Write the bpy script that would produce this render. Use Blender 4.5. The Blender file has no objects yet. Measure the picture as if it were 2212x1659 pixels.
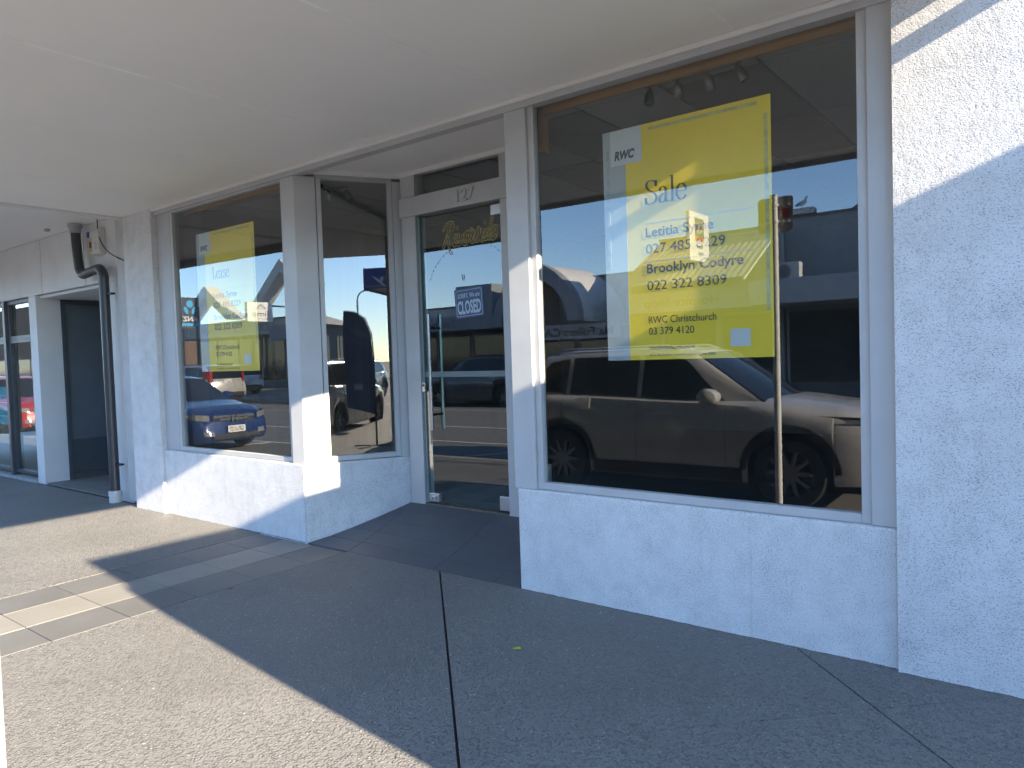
import bpy, bmesh, math, random
from mathutils import Vector, Matrix
random.seed(7)
R = math.radians
scene = bpy.context.scene
COL = scene.collection

# ------------------------------------------------------------------ camera, sky, sun, exposure
CAM = Vector((0.0, -3.68, 1.5))
def cam_matrix(yaw, pitch, roll):
    fwd = Vector((-math.sin(yaw)*math.cos(pitch), math.cos(yaw)*math.cos(pitch), math.sin(pitch)))
    right = Vector((math.cos(yaw), math.sin(yaw), 0)); up = right.cross(fwd)
    r2 = right*math.cos(roll)+up*math.sin(roll); u2 = -right*math.sin(roll)+up*math.cos(roll)
    m = Matrix((r2, u2, -fwd)).transposed().to_4x4(); m.translation = CAM
    return m
cd = bpy.data.cameras.new('camera'); cam = bpy.data.objects.new('camera', cd); COL.objects.link(cam)
cd.sensor_fit = 'HORIZONTAL'; cd.sensor_width = 36; cd.lens = 36*1573/2212
cd.clip_start = .05; cd.clip_end = 2000
cam.matrix_world = cam_matrix(R(37.78), R(-2.2), R(-1.82)); scene.camera = cam

SUN = Vector((1.0, -.115, .385)).normalized()
world = bpy.data.worlds.new('World'); scene.world = world; world.use_nodes = True
wn = world.node_tree.nodes; wl = world.node_tree.links
sky = wn.new('ShaderNodeTexSky'); sky.sky_type = 'NISHITA'; sky.sun_disc = False
sky.sun_elevation = math.asin(SUN.z); sky.sun_rotation = math.atan2(SUN.x, SUN.y)
sky.air_density = 1.0; sky.dust_density = .1; sky.ozone_density = 3.6; sky.altitude = 900
wl.new(sky.outputs[0], wn['Background'].inputs[0]); wn['Background'].inputs[1].default_value = .11
sd = bpy.data.lights.new('sun', 'SUN'); sun = bpy.data.objects.new('sun', sd); COL.objects.link(sun)
sd.energy = 3.3; sd.angle = R(.53); sd.color = (1.0, .85, .64)
sun.rotation_euler = SUN.to_track_quat('Z', 'Y').to_euler(); sun.location = (6, -3, 8)
vs = scene.view_settings; vs.view_transform = 'Standard'; vs.look = 'None'; vs.exposure = 3.0; vs.gamma = 1; vs.use_curve_mapping = False
cy = scene.cycles
cy.use_denoising = True; cy.max_bounces = 9; cy.diffuse_bounces = 5; cy.glossy_bounces = 4; cy.transparent_max_bounces = 16
cy.caustics_reflective = False; cy.caustics_refractive = False; cy.sample_clamp_indirect = 10

# ------------------------------------------------------------------ materials
class N:
    def __init__(s, name):
        s.m = bpy.data.materials.new(name); s.m.use_nodes = True
        s.t = s.m.node_tree; s.b = s.t.nodes['Principled BSDF']; s.out = s.t.nodes['Material Output']
    def n(s, typ, **kw):
        k = s.t.nodes.new('ShaderNode'+typ)
        for a, v in kw.items():
            if a.startswith('i_'): k.inputs[a[2:].replace('_', ' ')].default_value = v
            else: setattr(k, a, v)
        return k
    def l(s, a, b): s.t.links.new(a, b)
    def pos(s): return s.n('NewGeometry').outputs['Position']
    def noise(s, sc, det=3, rough=.55, vec=None):
        k = s.n('TexNoise'); k.inputs['Scale'].default_value = sc; k.inputs['Detail'].default_value = det; k.inputs['Roughness'].default_value = rough
        s.l(vec if vec is not None else s.pos(), k.inputs['Vector']); return k.outputs['Fac']
    def ramp(s, fac, stops):
        k = s.n('ValToRGB'); e = k.color_ramp.elements
        e[0].position, e[1].position = stops[0][0], stops[-1][0]
        def c(v): return (v, v, v, 1) if isinstance(v, (int, float)) else (*v, 1)
        e[0].color, e[1].color = c(stops[0][1]), c(stops[-1][1])
        for p, v in stops[1:-1]:
            q = e.new(p); q.color = c(v)
        s.l(fac, k.inputs['Fac']); return k.outputs['Color']
    def mix(s, fac, a, b, mode='MIX'):
        k = s.n('Mix'); k.data_type = 'RGBA'; k.blend_type = mode
        for i, v in ((0, fac), (6, a), (7, b)):
            if hasattr(v, 'is_output'): s.l(v, k.inputs[i])
            else: k.inputs[i].default_value = v if i == 0 else (*v, 1)
        return k.outputs[2]
    def math(s, op, a, b=0.0):
        k = s.n('Math', operation=op)
        for i, v in enumerate((a, b)):
            if hasattr(v, 'is_output'): s.l(v, k.inputs[i])
            else: k.inputs[i].default_value = v
        return k.outputs[0]
    def bump(s, h, strength=.3, dist=.01):
        k = s.n('Bump'); k.inputs['Strength'].default_value = strength; k.inputs['Distance'].default_value = dist
        s.l(h, k.inputs['Height']); s.l(k.outputs[0], s.b.inputs['Normal']); return k
    def set(s, **kw):
        for a, v in kw.items(): s.b.inputs[a.replace('_', ' ')].default_value = v
        return s
    def base(s, c):
        if hasattr(c, 'is_output'): s.l(c, s.b.inputs['Base Color'])
        else: s.b.inputs['Base Color'].default_value = (*c, 1)
        return s
    def rough(s, c):
        if hasattr(c, 'is_output'): s.l(c, s.b.inputs['Roughness'])
        else: s.b.inputs['Roughness'].default_value = c
        return s
MATS = {}
def pm(name, col, rough=.6, metal=0, var=.08, scale=5, bump=0, bscale=60, coat=0, spec=.5, emit=None):
    """paint-like material: colour with uneven tone, uneven gloss, optional fine relief"""
    if name in MATS: return MATS[name]
    k = N(name); a = tuple(c*(1-var) for c in col); b = tuple(min(1, c*(1+var)) for c in col)
    nz = k.noise(scale, 4)
    k.base(k.mix(k.ramp(nz, [(.3, 0.), (.7, 1.)]), a, b))
    k.rough(k.ramp(k.noise(scale*2.3, 3), [(.3, max(.02, rough*.85)), (.7, min(1, rough*1.15))]))
    k.set(Metallic=metal); k.b.inputs['Specular IOR Level'].default_value = spec
    if coat: k.b.inputs['Coat Weight'].default_value = coat; k.b.inputs['Coat Roughness'].default_value = .06
    if bump: k.bump(k.noise(bscale, 3), bump, .004)
    if emit: k.b.inputs['Emission Color'].default_value = (*emit[0], 1); k.b.inputs['Emission Strength'].default_value = emit[1]
    MATS[name] = k.m; return k.m

def stucco():
    k = N('stucco'); p = k.pos()
    big = k.noise(1.3, 4); mid = k.noise(9, 4, .6)
    c = k.mix(k.ramp(big, [(.3, 0.), (.75, 1.)]), (.66, .655, .64), (.76, .755, .745))
    c = k.mix(k.ramp(mid, [(.42, 0.), (.68, .35)]), c, (.54, .53, .52))
    # pits: short streaky dark specks
    mp = k.n('Mapping'); mp.inputs['Scale'].default_value = (150, 150, 260); k.l(p, mp.inputs['Vector'])
    pit = k.n('TexNoise'); pit.inputs['Scale'].default_value = 1; pit.inputs['Detail'].default_value = 2; k.l(mp.outputs[0], pit.inputs['Vector'])
    dens = k.noise(4.5, 3)
    thr = k.math('SUBTRACT', pit.outputs['Fac'], k.math('MULTIPLY', dens, -.12))
    pm_ = k.ramp(thr, [(.645, 0.), (.69, .85)])
    c = k.mix(pm_, c, (.26, .26, .27))
    ms = k.n('Mapping'); ms.inputs['Scale'].default_value = (17, 17, .8); k.l(p, ms.inputs['Vector'])
    st = k.noise(1, 5, .7, ms.outputs[0]); area = k.noise(1.9, 3)
    c = k.mix(k.math('MULTIPLY', k.ramp(st, [(.56, 0.), (.72, .42)]), k.ramp(area, [(.45, 0.), (.62, 1.)])), c, (.36, .345, .32))
    sc = k.n('Mapping'); sc.inputs['Scale'].default_value = (9, 9, 26); k.l(p, sc.inputs['Vector'])
    c = k.mix(k.ramp(k.noise(1, 6, .75, sc.outputs[0]), [(.66, 0.), (.74, .45)]), c, (.40, .39, .37))
    k.base(c).rough(.85); k.b.inputs['Specular IOR Level'].default_value = .25
    h = k.math('ADD', k.math('MULTIPLY', k.noise(70, 4, .65), .6), k.math('MULTIPLY', pit.outputs['Fac'], -.55))
    h = k.math('ADD', h, k.math('MULTIPLY', k.noise(22, 3), .7))
    k.bump(h, .45, .006)
    return k.m
def aggregate():
    k = N('exposed_aggregate'); p = k.pos()
    wob = k.n('TexNoise'); wob.inputs['Scale'].default_value = 60; k.l(p, wob.inputs['Vector'])
    va = k.n('VectorMath', operation='SCALE'); va.inputs['Scale'].default_value = .0035; k.l(wob.outputs['Color'], va.inputs[0])
    vb = k.n('VectorMath', operation='ADD'); k.l(p, vb.inputs[0]); k.l(va.outputs[0], vb.inputs[1])
    v = k.n('TexVoronoi', feature='F1'); v.inputs['Scale'].default_value = 78; v.inputs['Randomness'].default_value = .9; k.l(vb.outputs[0], v.inputs['Vector'])
    sep = k.n('SeparateColor'); k.l(v.outputs['Color'], sep.inputs[0])
    stone = k.ramp(sep.outputs[0], [(0., (0.090, 0.088, 0.085)), (.35, (0.138, 0.132, 0.128)), (.6, (0.175, 0.169, 0.156)), (.85, (0.213, 0.199, 0.175)), (.95, (0.256, 0.237, 0.209)), (1., (0.454, 0.436, 0.398))])
    matrix = k.mix(k.noise(40, 3), (0.180, 0.172, 0.159), (0.237, 0.227, 0.209))
    inside = k.ramp(v.outputs['Distance'], [(.36, 1.), (.52, 0.)])
    pick = k.math('MULTIPLY', inside, k.ramp(sep.outputs[1], [(.25, .15), (.4, 1.)]))
    c = k.mix(pick, matrix, stone)
    big = k.noise(.9, 5, .6)
    c = k.mix(k.ramp(big, [(.35, .45), (.7, 0.)]), c, (0.114, 0.109, 0.099))
    stain = k.noise(2.7, 4, .7)
    c = k.mix(k.ramp(stain, [(.62, 0.), (.72, .35)]), c, (0.085, 0.081, 0.075))
    gum = k.n('TexVoronoi', feature='F1'); gum.inputs['Scale'].default_value = 2.3; k.l(p, gum.inputs['Vector'])
    gs = k.n('SeparateColor'); k.l(gum.outputs['Color'], gs.inputs[0])
    gm = k.math('MULTIPLY', k.ramp(gum.outputs['Distance'], [(.035, .75), (.055, 0.)]), k.ramp(gs.outputs[0], [(.55, 0.), (.6, 1.)]))
    c = k.mix(gm, c, (.045, .043, .042))
    chip = k.n('TexVoronoi', feature='F1'); chip.inputs['Scale'].default_value = 17; k.l(vb.outputs[0], chip.inputs['Vector'])
    cs_ = k.n('SeparateColor'); k.l(chip.outputs['Color'], cs_.inputs[0])
    cm = k.math('MULTIPLY', k.ramp(chip.outputs['Distance'], [(.07, .8), (.1, 0.)]), k.math('MULTIPLY', k.ramp(cs_.outputs[0], [(.86, 0.), (.88, 1.)]), k.ramp(k.noise(1.1, 2), [(.4, 0.), (.6, 1.)])))
    c = k.mix(cm, c, (.55, .54, .5))
    k.base(c)
    k.rough(k.ramp(pick, [(0., .8), (1., .42)]))
    dome = k.ramp(v.outputs['Distance'], [(0., 1.), (.35, .8), (.55, 0.)])
    h = k.math('MULTIPLY', dome, k.ramp(sep.outputs[1], [(.2, .25), (.5, 1.)]))
    h = k.math('ADD', h, k.math('MULTIPLY', k.noise(260, 2), .25))
    k.bump(h, .9, .009)
    return k.m
def granite(name, ca, cb, rough=.55):
    k = N(name)
    c = k.mix(k.ramp(k.noise(330, 2, .7), [(.38, 0.), (.62, 1.)]), ca, cb)
    oi = k.n('ObjectInfo')
    c = k.mix(k.ramp(k.noise(3, 4), [(.35, .3), (.7, 0.)]), c, tuple(x*.6 for x in ca))
    c = k.mix(k.math('MULTIPLY', oi.outputs['Random'], .3), c, tuple(x*.7 for x in ca))
    k.base(c).rough(rough); k.bump(k.noise(180, 2), .12, .002); return k.m
def asphalt():
    k = N('asphalt')
    c = k.mix(k.ramp(k.noise(220, 2, .8), [(.35, 0.), (.7, 1.)]), (.12, .117, .11), (.21, .203, .188))
    c = k.mix(k.ramp(k.noise(.35, 4), [(.35, .0), (.7, .5)]), c, (.2, .192, .178))
    k.base(c).rough(.8); k.bump(k.noise(160, 3), .5, .006); return k.m
def boards(name, ca, cb, axis, width, rough=.6):
    """vertical board cladding, grain and plank tone (planks themselves are objects where they show)"""
    k = N(name); p = k.pos(); sep = k.n('SeparateXYZ'); k.l(p, sep.inputs[0])
    pl = k.math('FLOOR', k.math('MULTIPLY', sep.outputs[axis], 1/width))
    wn_ = k.n('TexWhiteNoise'); wn_.noise_dimensions = '1D'; k.l(pl, wn_.inputs['W'])
    mp = k.n('Mapping'); mp.inputs['Scale'].default_value = (30, 30, 1.6); k.l(p, mp.inputs['Vector'])
    g = k.noise(1, 5, .7, mp.outputs[0])
    c = k.mix(g, ca, cb); c = k.mix(k.math('MULTIPLY', wn_.outputs['Value'], .5), c, tuple(x*.55 for x in ca))
    k.base(c).rough(rough); return k.m
def wood(name, ca, cb, axis=0):
    k = N(name); mp = k.n('Mapping'); sc = [40, 40, 40]; sc[axis] = 2.; mp.inputs['Scale'].default_value = sc; k.l(k.pos(), mp.inputs['Vector'])
    k.base(k.mix(k.ramp(k.noise(1, 5, .7, mp.outputs[0]), [(.3, 0.), (.7, 1.)]), ca, cb)).rough(.5); return k.m
def shopglass(name, tint=(.93, .96, .95), f0=.105, dirt=.008):
    """sheet glass: mirror reflection rising towards grazing, clear with a faint tint behind it, a film of dust"""
    k = N(name); k.t.nodes.remove(k.b)
    geo = k.n('NewGeometry')
    dot = k.n('VectorMath', operation='DOT_PRODUCT'); k.l(geo.outputs['Normal'], dot.inputs[0]); k.l(geo.outputs['Incoming'], dot.inputs[1])
    c = k.math('SUBTRACT', 1.0, k.math('ABSOLUTE', dot.outputs['Value']))
    f = k.math('ADD', f0, k.math('MULTIPLY', k.math('POWER', c, 5.0), 1-f0))
    f = k.math('MULTIPLY', f, k.math('SUBTRACT', 1.0, geo.outputs['Backfacing']))
    tr = k.n('BsdfTransparent'); tr.inputs[0].default_value = (*tint, 1)
    gl = k.n('BsdfGlossy'); gl.inputs['Roughness'].default_value = 0.0; gl.inputs[0].default_value = (.97, .98, 1, 1)
    df = k.n('BsdfDiffuse'); df.inputs[0].default_value = (.6, .6, .58, 1)
    m1 = k.n('MixShader'); k.l(k.math('MULTIPLY', k.ramp(k.noise(5, 5, .7), [(.35, .3), (.75, 1.)]), dirt), m1.inputs[0]); k.l(tr.outputs[0], m1.inputs[1]); k.l(df.outputs[0], m1.inputs[2])
    m2 = k.n('MixShader'); k.l(f, m2.inputs[0]); k.l(m1.outputs[0], m2.inputs[1]); k.l(gl.outputs[0], m2.inputs[2])
    k.l(m2.outputs[0], k.out.inputs[0]); return k.m
def corrugated(name, col):
    return pm(name, col, .45, var=.1)
STUCCO = stucco(); AGG = aggregate(); ASPH = asphalt()
GLASS = shopglass('window_glass')
GLASS_DOOR = shopglass('door_glass', (.80, .92, .90), .10, .006)
PAV_D = granite('basalt_paver', (.13, .127, .122), (.19, .185, .175)); PAV_L = granite('granite_paver', (.22, .205, .18), (.33, .31, .27))
TILE = granite('entry_tile', (.085, .09, .1), (.11, .115, .125), .5)
ALU = pm('painted_aluminium', (.49, .49, .485), .42, var=.07, scale=3, bump=.03, bscale=40)
ALU_D = pm('grey_green_edge', (.18, .24, .24), .4)
WHITE = pm('white_paint', (.74, .73, .70), .55, var=.05, scale=1.5, bump=.05, bscale=30)
SOFFIT = pm('soffit_paint', (.87, .855, .825), .55, var=.035, scale=.7, bump=.04, bscale=25)
JAMB = pm('grey_jamb', (.45, .455, .46), .5, var=.04)
GROUT = pm('dark_joint', (.03, .03, .03), .9)
STEEL = pm('brushed_steel', (.55, .55, .56), .3, .9, var=.0, scale=1)
NICKEL = pm('satin_nickel', (.16, .155, .15), .32, 1)
GALV = pm('galvanised', (.62, .62, .60), .5, .0, var=.12, scale=14, bump=.1, bscale=50)
BLACK = pm('black_plastic', (.012, .012, .013), .45)
RUBBER = pm('tyre_rubber', (.018, .018, .018), .75, var=.2, scale=20, bump=.2, bscale=90)
DKGLASS = pm('car_glass', (.008, .009, .010), .06, var=.1, spec=.6)
CHROME = pm('chrome', (.75, .75, .76), .12, 1, var=.02)
LENS = pm('lamp_lens', (.24, .25, .26), .12, .3, spec=.8); LENS_R = pm('tail_lens', (.2, .012, .012), .2, coat=.4)
PLATE = pm('number_plate', (.75, .75, .73), .4); INK = pm('black_ink', (.02, .02, .022), .6)

# ------------------------------------------------------------------ mesh helpers
class MB:
    def __init__(s): s.v = []; s.f = []
    def add(s, vs, fs):
        o = len(s.v); s.v += [tuple(v) for v in vs]; s.f += [tuple(i+o for i in f) for f in fs]; return s
    def box(s, x0, x1, y0, y1, z0, z1):
        return s.add([(x0,y0,z0),(x1,y0,z0),(x1,y1,z0),(x0,y1,z0),(x0,y0,z1),(x1,y0,z1),(x1,y1,z1),(x0,y1,z1)],
            [(0,3,2,1),(4,5,6,7),(0,1,5,4),(1,2,6,5),(2,3,7,6),(3,0,4,7)])
    def prism(s, poly, z0, z1):
        """plan polygon (counter-clockwise) extruded; z0/z1 numbers or per-vertex lists"""
        n = len(poly); a = z0 if isinstance(z0, (list, tuple)) else [z0]*n; b = z1 if isinstance(z1, (list, tuple)) else [z1]*n
        vs = [(p[0], p[1], a[i]) for i, p in enumerate(poly)]+[(p[0], p[1], b[i]) for i, p in enumerate(poly)]
        return s.add(vs, [tuple(range(n-1, -1, -1)), tuple(range(n, 2*n))]+[(i, (i+1) % n, n+(i+1) % n, n+i) for i in range(n)])
    def prism_y(s, poly, y0, y1):
        """outline in x,z extruded along y"""
        n = len(poly); vs = [(p[0], y0, p[1]) for p in poly]+[(p[0], y1, p[1]) for p in poly]
        return s.add(vs, [tuple(range(n)), tuple(range(2*n-1, n-1, -1))]+[((i+1) % n, i, n+i, n+(i+1) % n) for i in range(n)])
    def prism_x(s, poly, x0, x1):
        n = len(poly); vs = [(x0, p[0], p[1]) for p in poly]+[(x1, p[0], p[1]) for p in poly]
        return s.add(vs, [tuple(range(n-1, -1, -1)), tuple(range(n, 2*n))]+[(i, (i+1) % n, n+(i+1) % n, n+i) for i in range(n)])
    def tube(s, pts, r, seg=12, caps=True):
        pts = [Vector(p) for p in pts]; n = len(pts); rs = r if isinstance(r, (list, tuple)) else [r]*n
        up = None; rings = []
        for i, p in enumerate(pts):
            d = (pts[min(i+1, n-1)]-pts[max(i-1, 0)]).normalized()
            if up is None: up = d.orthogonal().normalized()
            up = (up-d*up.dot(d)); up = up.normalized() if up.length > 1e-6 else d.orthogonal().normalized()
            w = d.cross(up)
            rings.append([p+(up*math.cos(2*math.pi*k/seg)+w*math.sin(2*math.pi*k/seg))*rs[i] for k in range(seg)])
        vs = [v for rg in rings for v in rg]
        fs = [(i*seg+k, i*seg+(k+1) % seg, (i+1)*seg+(k+1) % seg, (i+1)*seg+k) for i in range(n-1) for k in range(seg)]
        if caps: fs += [tuple(range(seg-1, -1, -1)), tuple((n-1)*seg+k for k in range(seg))]
        return s.add(vs, fs)
    def lathe(s, prof, seg=24, axis='z'):
        """profile (r, h) turned about an axis"""
        n = len(prof); vs = []
        for k in range(seg):
            a = 2*math.pi*k/seg; c, q = math.cos(a), math.sin(a)
            for r, h in prof: vs.append({'z': (r*c, r*q, h), 'y': (r*c, h, -r*q), 'x': (h, r*c, r*q)}[axis])
        fs = [(k*n+i, ((k+1) % seg)*n+i, ((k+1) % seg)*n+i+1, k*n+i+1) for k in range(seg) for i in range(n-1)]
        return s.add(vs, fs)
    def grid(s, rows, close=False):
        m = len(rows[0]); vs = [p for r in rows for p in r]; fs = []
        for i in range(len(rows)-1):
            for j in range(m-1 if not close else m):
                fs.append((i*m+j, (i+1)*m+j, (i+1)*m+(j+1) % m, i*m+(j+1) % m))
        return s.add(vs, fs)
    def xf(s, M):
        s.v = [tuple(M @ Vector(v)) for v in s.v]; return s
    def mesh(s, name, mat, smooth=False, recalc=True, bevel=0):
        me = bpy.data.meshes.new(name); me.from_pydata(s.v, [], s.f)
        if recalc or bevel:
            bm = bmesh.new(); bm.from_mesh(me)
            bmesh.ops.remove_doubles(bm, verts=bm.verts, dist=1e-5)
            bmesh.ops.recalc_face_normals(bm, faces=bm.faces)
            if bevel:
                es = [e for e in bm.edges if len(e.link_faces) == 2 and e.calc_face_angle(0) > .5]
                bmesh.ops.bevel(bm, geom=es, offset=bevel, segments=2, profile=.6, affect='EDGES', clamp_overlap=True)
            bm.to_mesh(me); bm.free()
        if smooth:
            for p in me.polygons: p.use_smooth = True
            if smooth != 2:
                try: me.set_sharp_from_angle(angle=R(38))
                except Exception: pass
        me.materials.append(mat); return me
    def build(s, name, mat, parent=None, smooth=False, bevel=0, recalc=True):
        return put(name, s.mesh(name, mat, smooth, recalc, bevel), parent)
def put(name, me, parent=None):
    o = bpy.data.objects.new(name, me); COL.objects.link(o)
    if parent: o.parent = parent; o.matrix_parent_inverse = Matrix()
    return o
def tag(o, label=None, cat=None, group=None, kind=None):
    if label: o['label'] = label
    if cat: o['category'] = cat
    if group: o['group'] = group
    if kind: o['kind'] = kind
    return o
def empty(name, loc, rz=0, label=None, cat=None, group=None):
    o = bpy.data.objects.new(name, None); COL.objects.link(o); o.location = loc; o.rotation_euler = (0, 0, rz); o.empty_display_size = .2
    return tag(o, label, cat, group)
def box(name, mat, parent, x0, x1, y0, y1, z0, z1, bevel=0):
    return MB().box(x0, x1, y0, y1, z0, z1).build(name, mat, parent, bevel=bevel)
def struct(name, mb, mat, **kw):
    return tag(mb.build(name, mat, **kw), kind='structure')
TEXT_CACHE = {}
def text_mesh(body, mat, bold=0.0, shear=0.0, space=1.0, extrude=.0):
    cu = bpy.data.curves.new('lettering', 'FONT'); cu.body = body; cu.size = 1; cu.offset = bold; cu.shear = shear; cu.space_character = space
    cu.resolution_u = 3; cu.fill_mode = 'BOTH' if extrude else 'FRONT'; cu.extrude = extrude
    o = bpy.data.objects.new('lettering', cu); COL.objects.link(o)
    dg = bpy.context.evaluated_depsgraph_get(); me = bpy.data.meshes.new_from_object(o.evaluated_get(dg))
    bpy.data.objects.remove(o); bpy.data.curves.remove(cu)
    me.materials.clear(); me.materials.append(mat); me.name = 'lettering'
    return me
def text(body, mat, parent, loc, width=None, cap=None, rot=(R(90), 0, 0), name='lettering', align='L', extrude=0, flip=False, **kw):
    """flat lettering: width = run of the line, cap = height of its tallest letters"""
    me = text_mesh(body, mat, extrude=1 if extrude else 0, **kw)
    xs = [v.co.x for v in me.vertices]; ys = [v.co.y for v in me.vertices]
    x0, w, h = min(xs), max(xs)-min(xs), .73
    sy = cap/h if cap else width/w
    sx = width/w if width else sy
    off = {'L': 0, 'C': -.5, 'R': -1}[align]*w
    for v in me.vertices: v.co = ((v.co.x-x0+off)*sx, v.co.y*sy, v.co.z*(extrude if extrude else 1))
    o = put(name, me, parent); o.location = loc; o.rotation_euler = rot; o['kind'] = 'stuff'
    return o
def copy_tree(o, parent=None):
    c = o.copy(); COL.objects.link(c)
    if parent: c.parent = parent
    for ch in list(o.children): copy_tree(ch, c)
    return c
def smooth_line(pts, n=6):
    P = [Vector(p) for p in pts]; out = []
    for i in range(len(P)-1):
        a, b, c, d = P[max(i-1, 0)], P[i], P[i+1], P[min(i+2, len(P)-1)]
        for k in range(n):
            t = k/n
            out.append(.5*((2*b)+(c-a)*t+(2*a-5*b+4*c-d)*t*t+(3*b-a-3*c+d)*t**3))
    return out+[P[-1]]
def F(x, z, y):
    """a point read on the shop-front plane, carried back (or forward) along the line of sight to depth y"""
    k = (y-CAM.y)/(0-CAM.y); return x*k, 1.5+(z-1.5)*k

# ------------------------------------------------------------------ ground, footpath, road
def kerb_y(x): return -3.38-.05*x
X0, X1 = -70., 90.
ROAD_Z = -.13
struct('ground', MB().box(-900, 900, -900, 900, -.62, -.6), pm('far_ground', (.12, .12, .1), .9))
def strip(xa, xb, ya, yb, z0, z1):
    """band along the street between two offsets from the kerb"""
    return MB().prism([(xa, kerb_y(xa)+ya), (xb, kerb_y(xb)+ya), (xb, kerb_y(xb)+yb), (xa, kerb_y(xa)+yb)], z0, z1)
struct('road', strip(X0*3, X1*3, -12.0, -.0, -.5, ROAD_Z), ASPH)
KERBM = pm('kerb_concrete', (.3, .29, .27), .8, var=.15, scale=6, bump=.3)
kerb = tag(empty('kerb', (0, 0, 0)), kind='structure')
for i in range(60):
    a = -40+i*1.25
    strip(a+.004, a+1.246, -.0, .15, -.5, -.002).build('kerb_stone', KERBM, kerb, bevel=.012)
far_kerb = struct('far_kerb', strip(X0, X1, -12.16, -12.0, -.5, 0), KERBM)
struct('far_footpath', strip(X0*2, X1*2, -24, -12.16, -.5, -.004), pm('far_concrete', (.26, .25, .23), .85, var=.15, scale=2))
WHITE_LINE = pm('road_paint', (.62, .61, .57), .7, var=.2, scale=8)
for nm, off in (('edge_line', -2.35), ('centre_line', -4.75), ('edge_line', -9.0)):
    tag(strip(X0, X1, off, off+.11, ROAD_Z+.004, ROAD_Z+.008).build(nm, WHITE_LINE), kind='structure')
for xk in (-19.2, -13.2, -7.2, 1.3, 7.6):
    tag(MB().prism([(xk, kerb_y(xk)-2.3), (xk+.11, kerb_y(xk)-2.3), (xk+.11-1.0, kerb_y(xk)-.15), (xk-1.0, kerb_y(xk)-.15)], ROAD_Z+.004, ROAD_Z+.008).build('parking_line', WHITE_LINE), kind='structure')

def clip(poly, a, b, c):
    out = []
    for i in range(len(poly)):
        p, q = poly[i], poly[(i+1) % len(poly)]
        dp, dq = a*p[0]+b*p[1]-c, a*q[0]+b*q[1]-c
        if dp <= 0: out.append(p)
        if (dp < 0 < dq) or (dq < 0 < dp):
            t = dp/(dp-dq); out.append((p[0]+(q[0]-p[0])*t, p[1]+(q[1]-p[1])*t))
    return out
def split(polys, a, b, c, g):
    L = math.hypot(a, b); out = []
    for p in polys:
        for s in (1, -1):
            q = clip(p, s*a, s*b, s*c-g*L)
            if len(q) > 2: out.append(q)
    return out
footpath = struct('footpath', MB().prism([(-70, .35), (-70, kerb_y(-70)+.16), (60, kerb_y(60)+.16), (60, .35)], -.5, -.014), GROUT)
def band_x(u, y): return (-5.745+.40*u) - (.055-.01*u)*y
S = lambda x: (x, kerb_y(x)+.154)
yk = kerb_y(-4.5)+.154
right_reg = [(band_x(3, .0)+.004, .0), (band_x(3, yk)+.004, yk), S(9.), (9., .0)]
left_reg = [(band_x(0, .06)-.004, .06), (-16., .06), S(-16.), (band_x(0, kerb_y(-5.6)+.154)-.004, kerb_y(-5.6)+.154)]
slabs = [right_reg]
for c, g in ((-5.87, .0016), (-3.55, .006), (-1.11, .0045), (1.3, .004), (3.7, .004)): slabs = split(slabs, 1, 1, c, g)
for c, g in ((-.19, .0014), (2.3, .003), (4.7, .003)): slabs = split(slabs, 1, -1, c, g)
lslabs = [left_reg]
for c, g in ((-8.3, .0016), (-10.7, .0035), (-13.1, .0016)): lslabs = split(lslabs, 1, 1, c, g)
slabs += lslabs+[[(-16.006, .06), (-60, .06), S(-60), S(-16.006)], [(9.006, .0), S(9.006), S(50), (50, .0)]]
for p in slabs: MB().prism(p, -.013, 0).build('slab', AGG, footpath)
ys = [-.02, -.37, -.815, -1.26, -1.69, -2.12, -2.55, -2.98]
for u in range(3):
    for i in range(len(ys)-1):
        a, b = ys[i]-.003, ys[i+1]+.003
        xs = [(band_x(u, y)+.004, band_x(u+1, y)-.004) for y in (a, b)]
        b2 = max(b, kerb_y(xs[1][0])+.155)
        MB().prism([(xs[1][0], b2), (xs[1][1], b2), (xs[0][1], a), (xs[0][0], a)], -.013, random.uniform(-.001, .001)).build('paver', PAV_L if u == 1 else PAV_D, footpath, bevel=.002)
# bricks along the kerb in front of the parked off-roader
BRICK = granite('clay_brick', (.16, .07, .05), (.22, .11, .08), .8)
bm_ = MB()
for i in range(16):
    for j in range(5):
        x = -2.55+i*.235+(.117 if j % 2 else 0); y = kerb_y(x)+.165+j*.112
        bm_.box(x, x+.226, y, y+.104, .0, .004+random.uniform(0, .002))
o = bm_.build('brick_edging', BRICK, footpath); o['kind'] = 'stuff'

# ------------------------------------------------------------------ the shop front
shop = empty('shop_building', (-4.2, 0, 0), 0, 'white stucco corner shop numbered 127 with a recessed glass door', 'shop')
shop.location = (0, 0, 0)
HEAD = 3.035; SOF = 3.1; PL = .65
def part(name, mat, mb, **kw): return mb.build(name, mat, shop, **kw)
part('pillar', STUCCO, MB().box(-7.985, -7.385, -.028, .33, -.1, SOF-.001), bevel=.006)
part('plinth', STUCCO, MB().prism([(-7.383, 0), (-5.07, 0), (-5.2, .2), (-7.383, .2)], -.1, [PL, PL, PL+.02, PL+.02]), bevel=.008)
U = Vector((math.cos(R(58.8)), math.sin(R(58.8)))); S0 = Vector((-5.07, 0)); NI = Vector((-U.y, U.x))   # splay direction, inward normal
def sp(t, d=0): p = S0+U*t+NI*d; return (p.x, p.y)
def spr(t, d=0): p = sp(t, d); return (-7.9-p[0], p[1])                      # the splay on the far side of the entrance, mirrored about the door
part('plinth', STUCCO, MB().prism([sp(.001), sp(.918), sp(.918, .16), sp(.05, .16)], -.1, [PL, PL, PL+.02, PL+.02]), bevel=.012)
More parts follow.
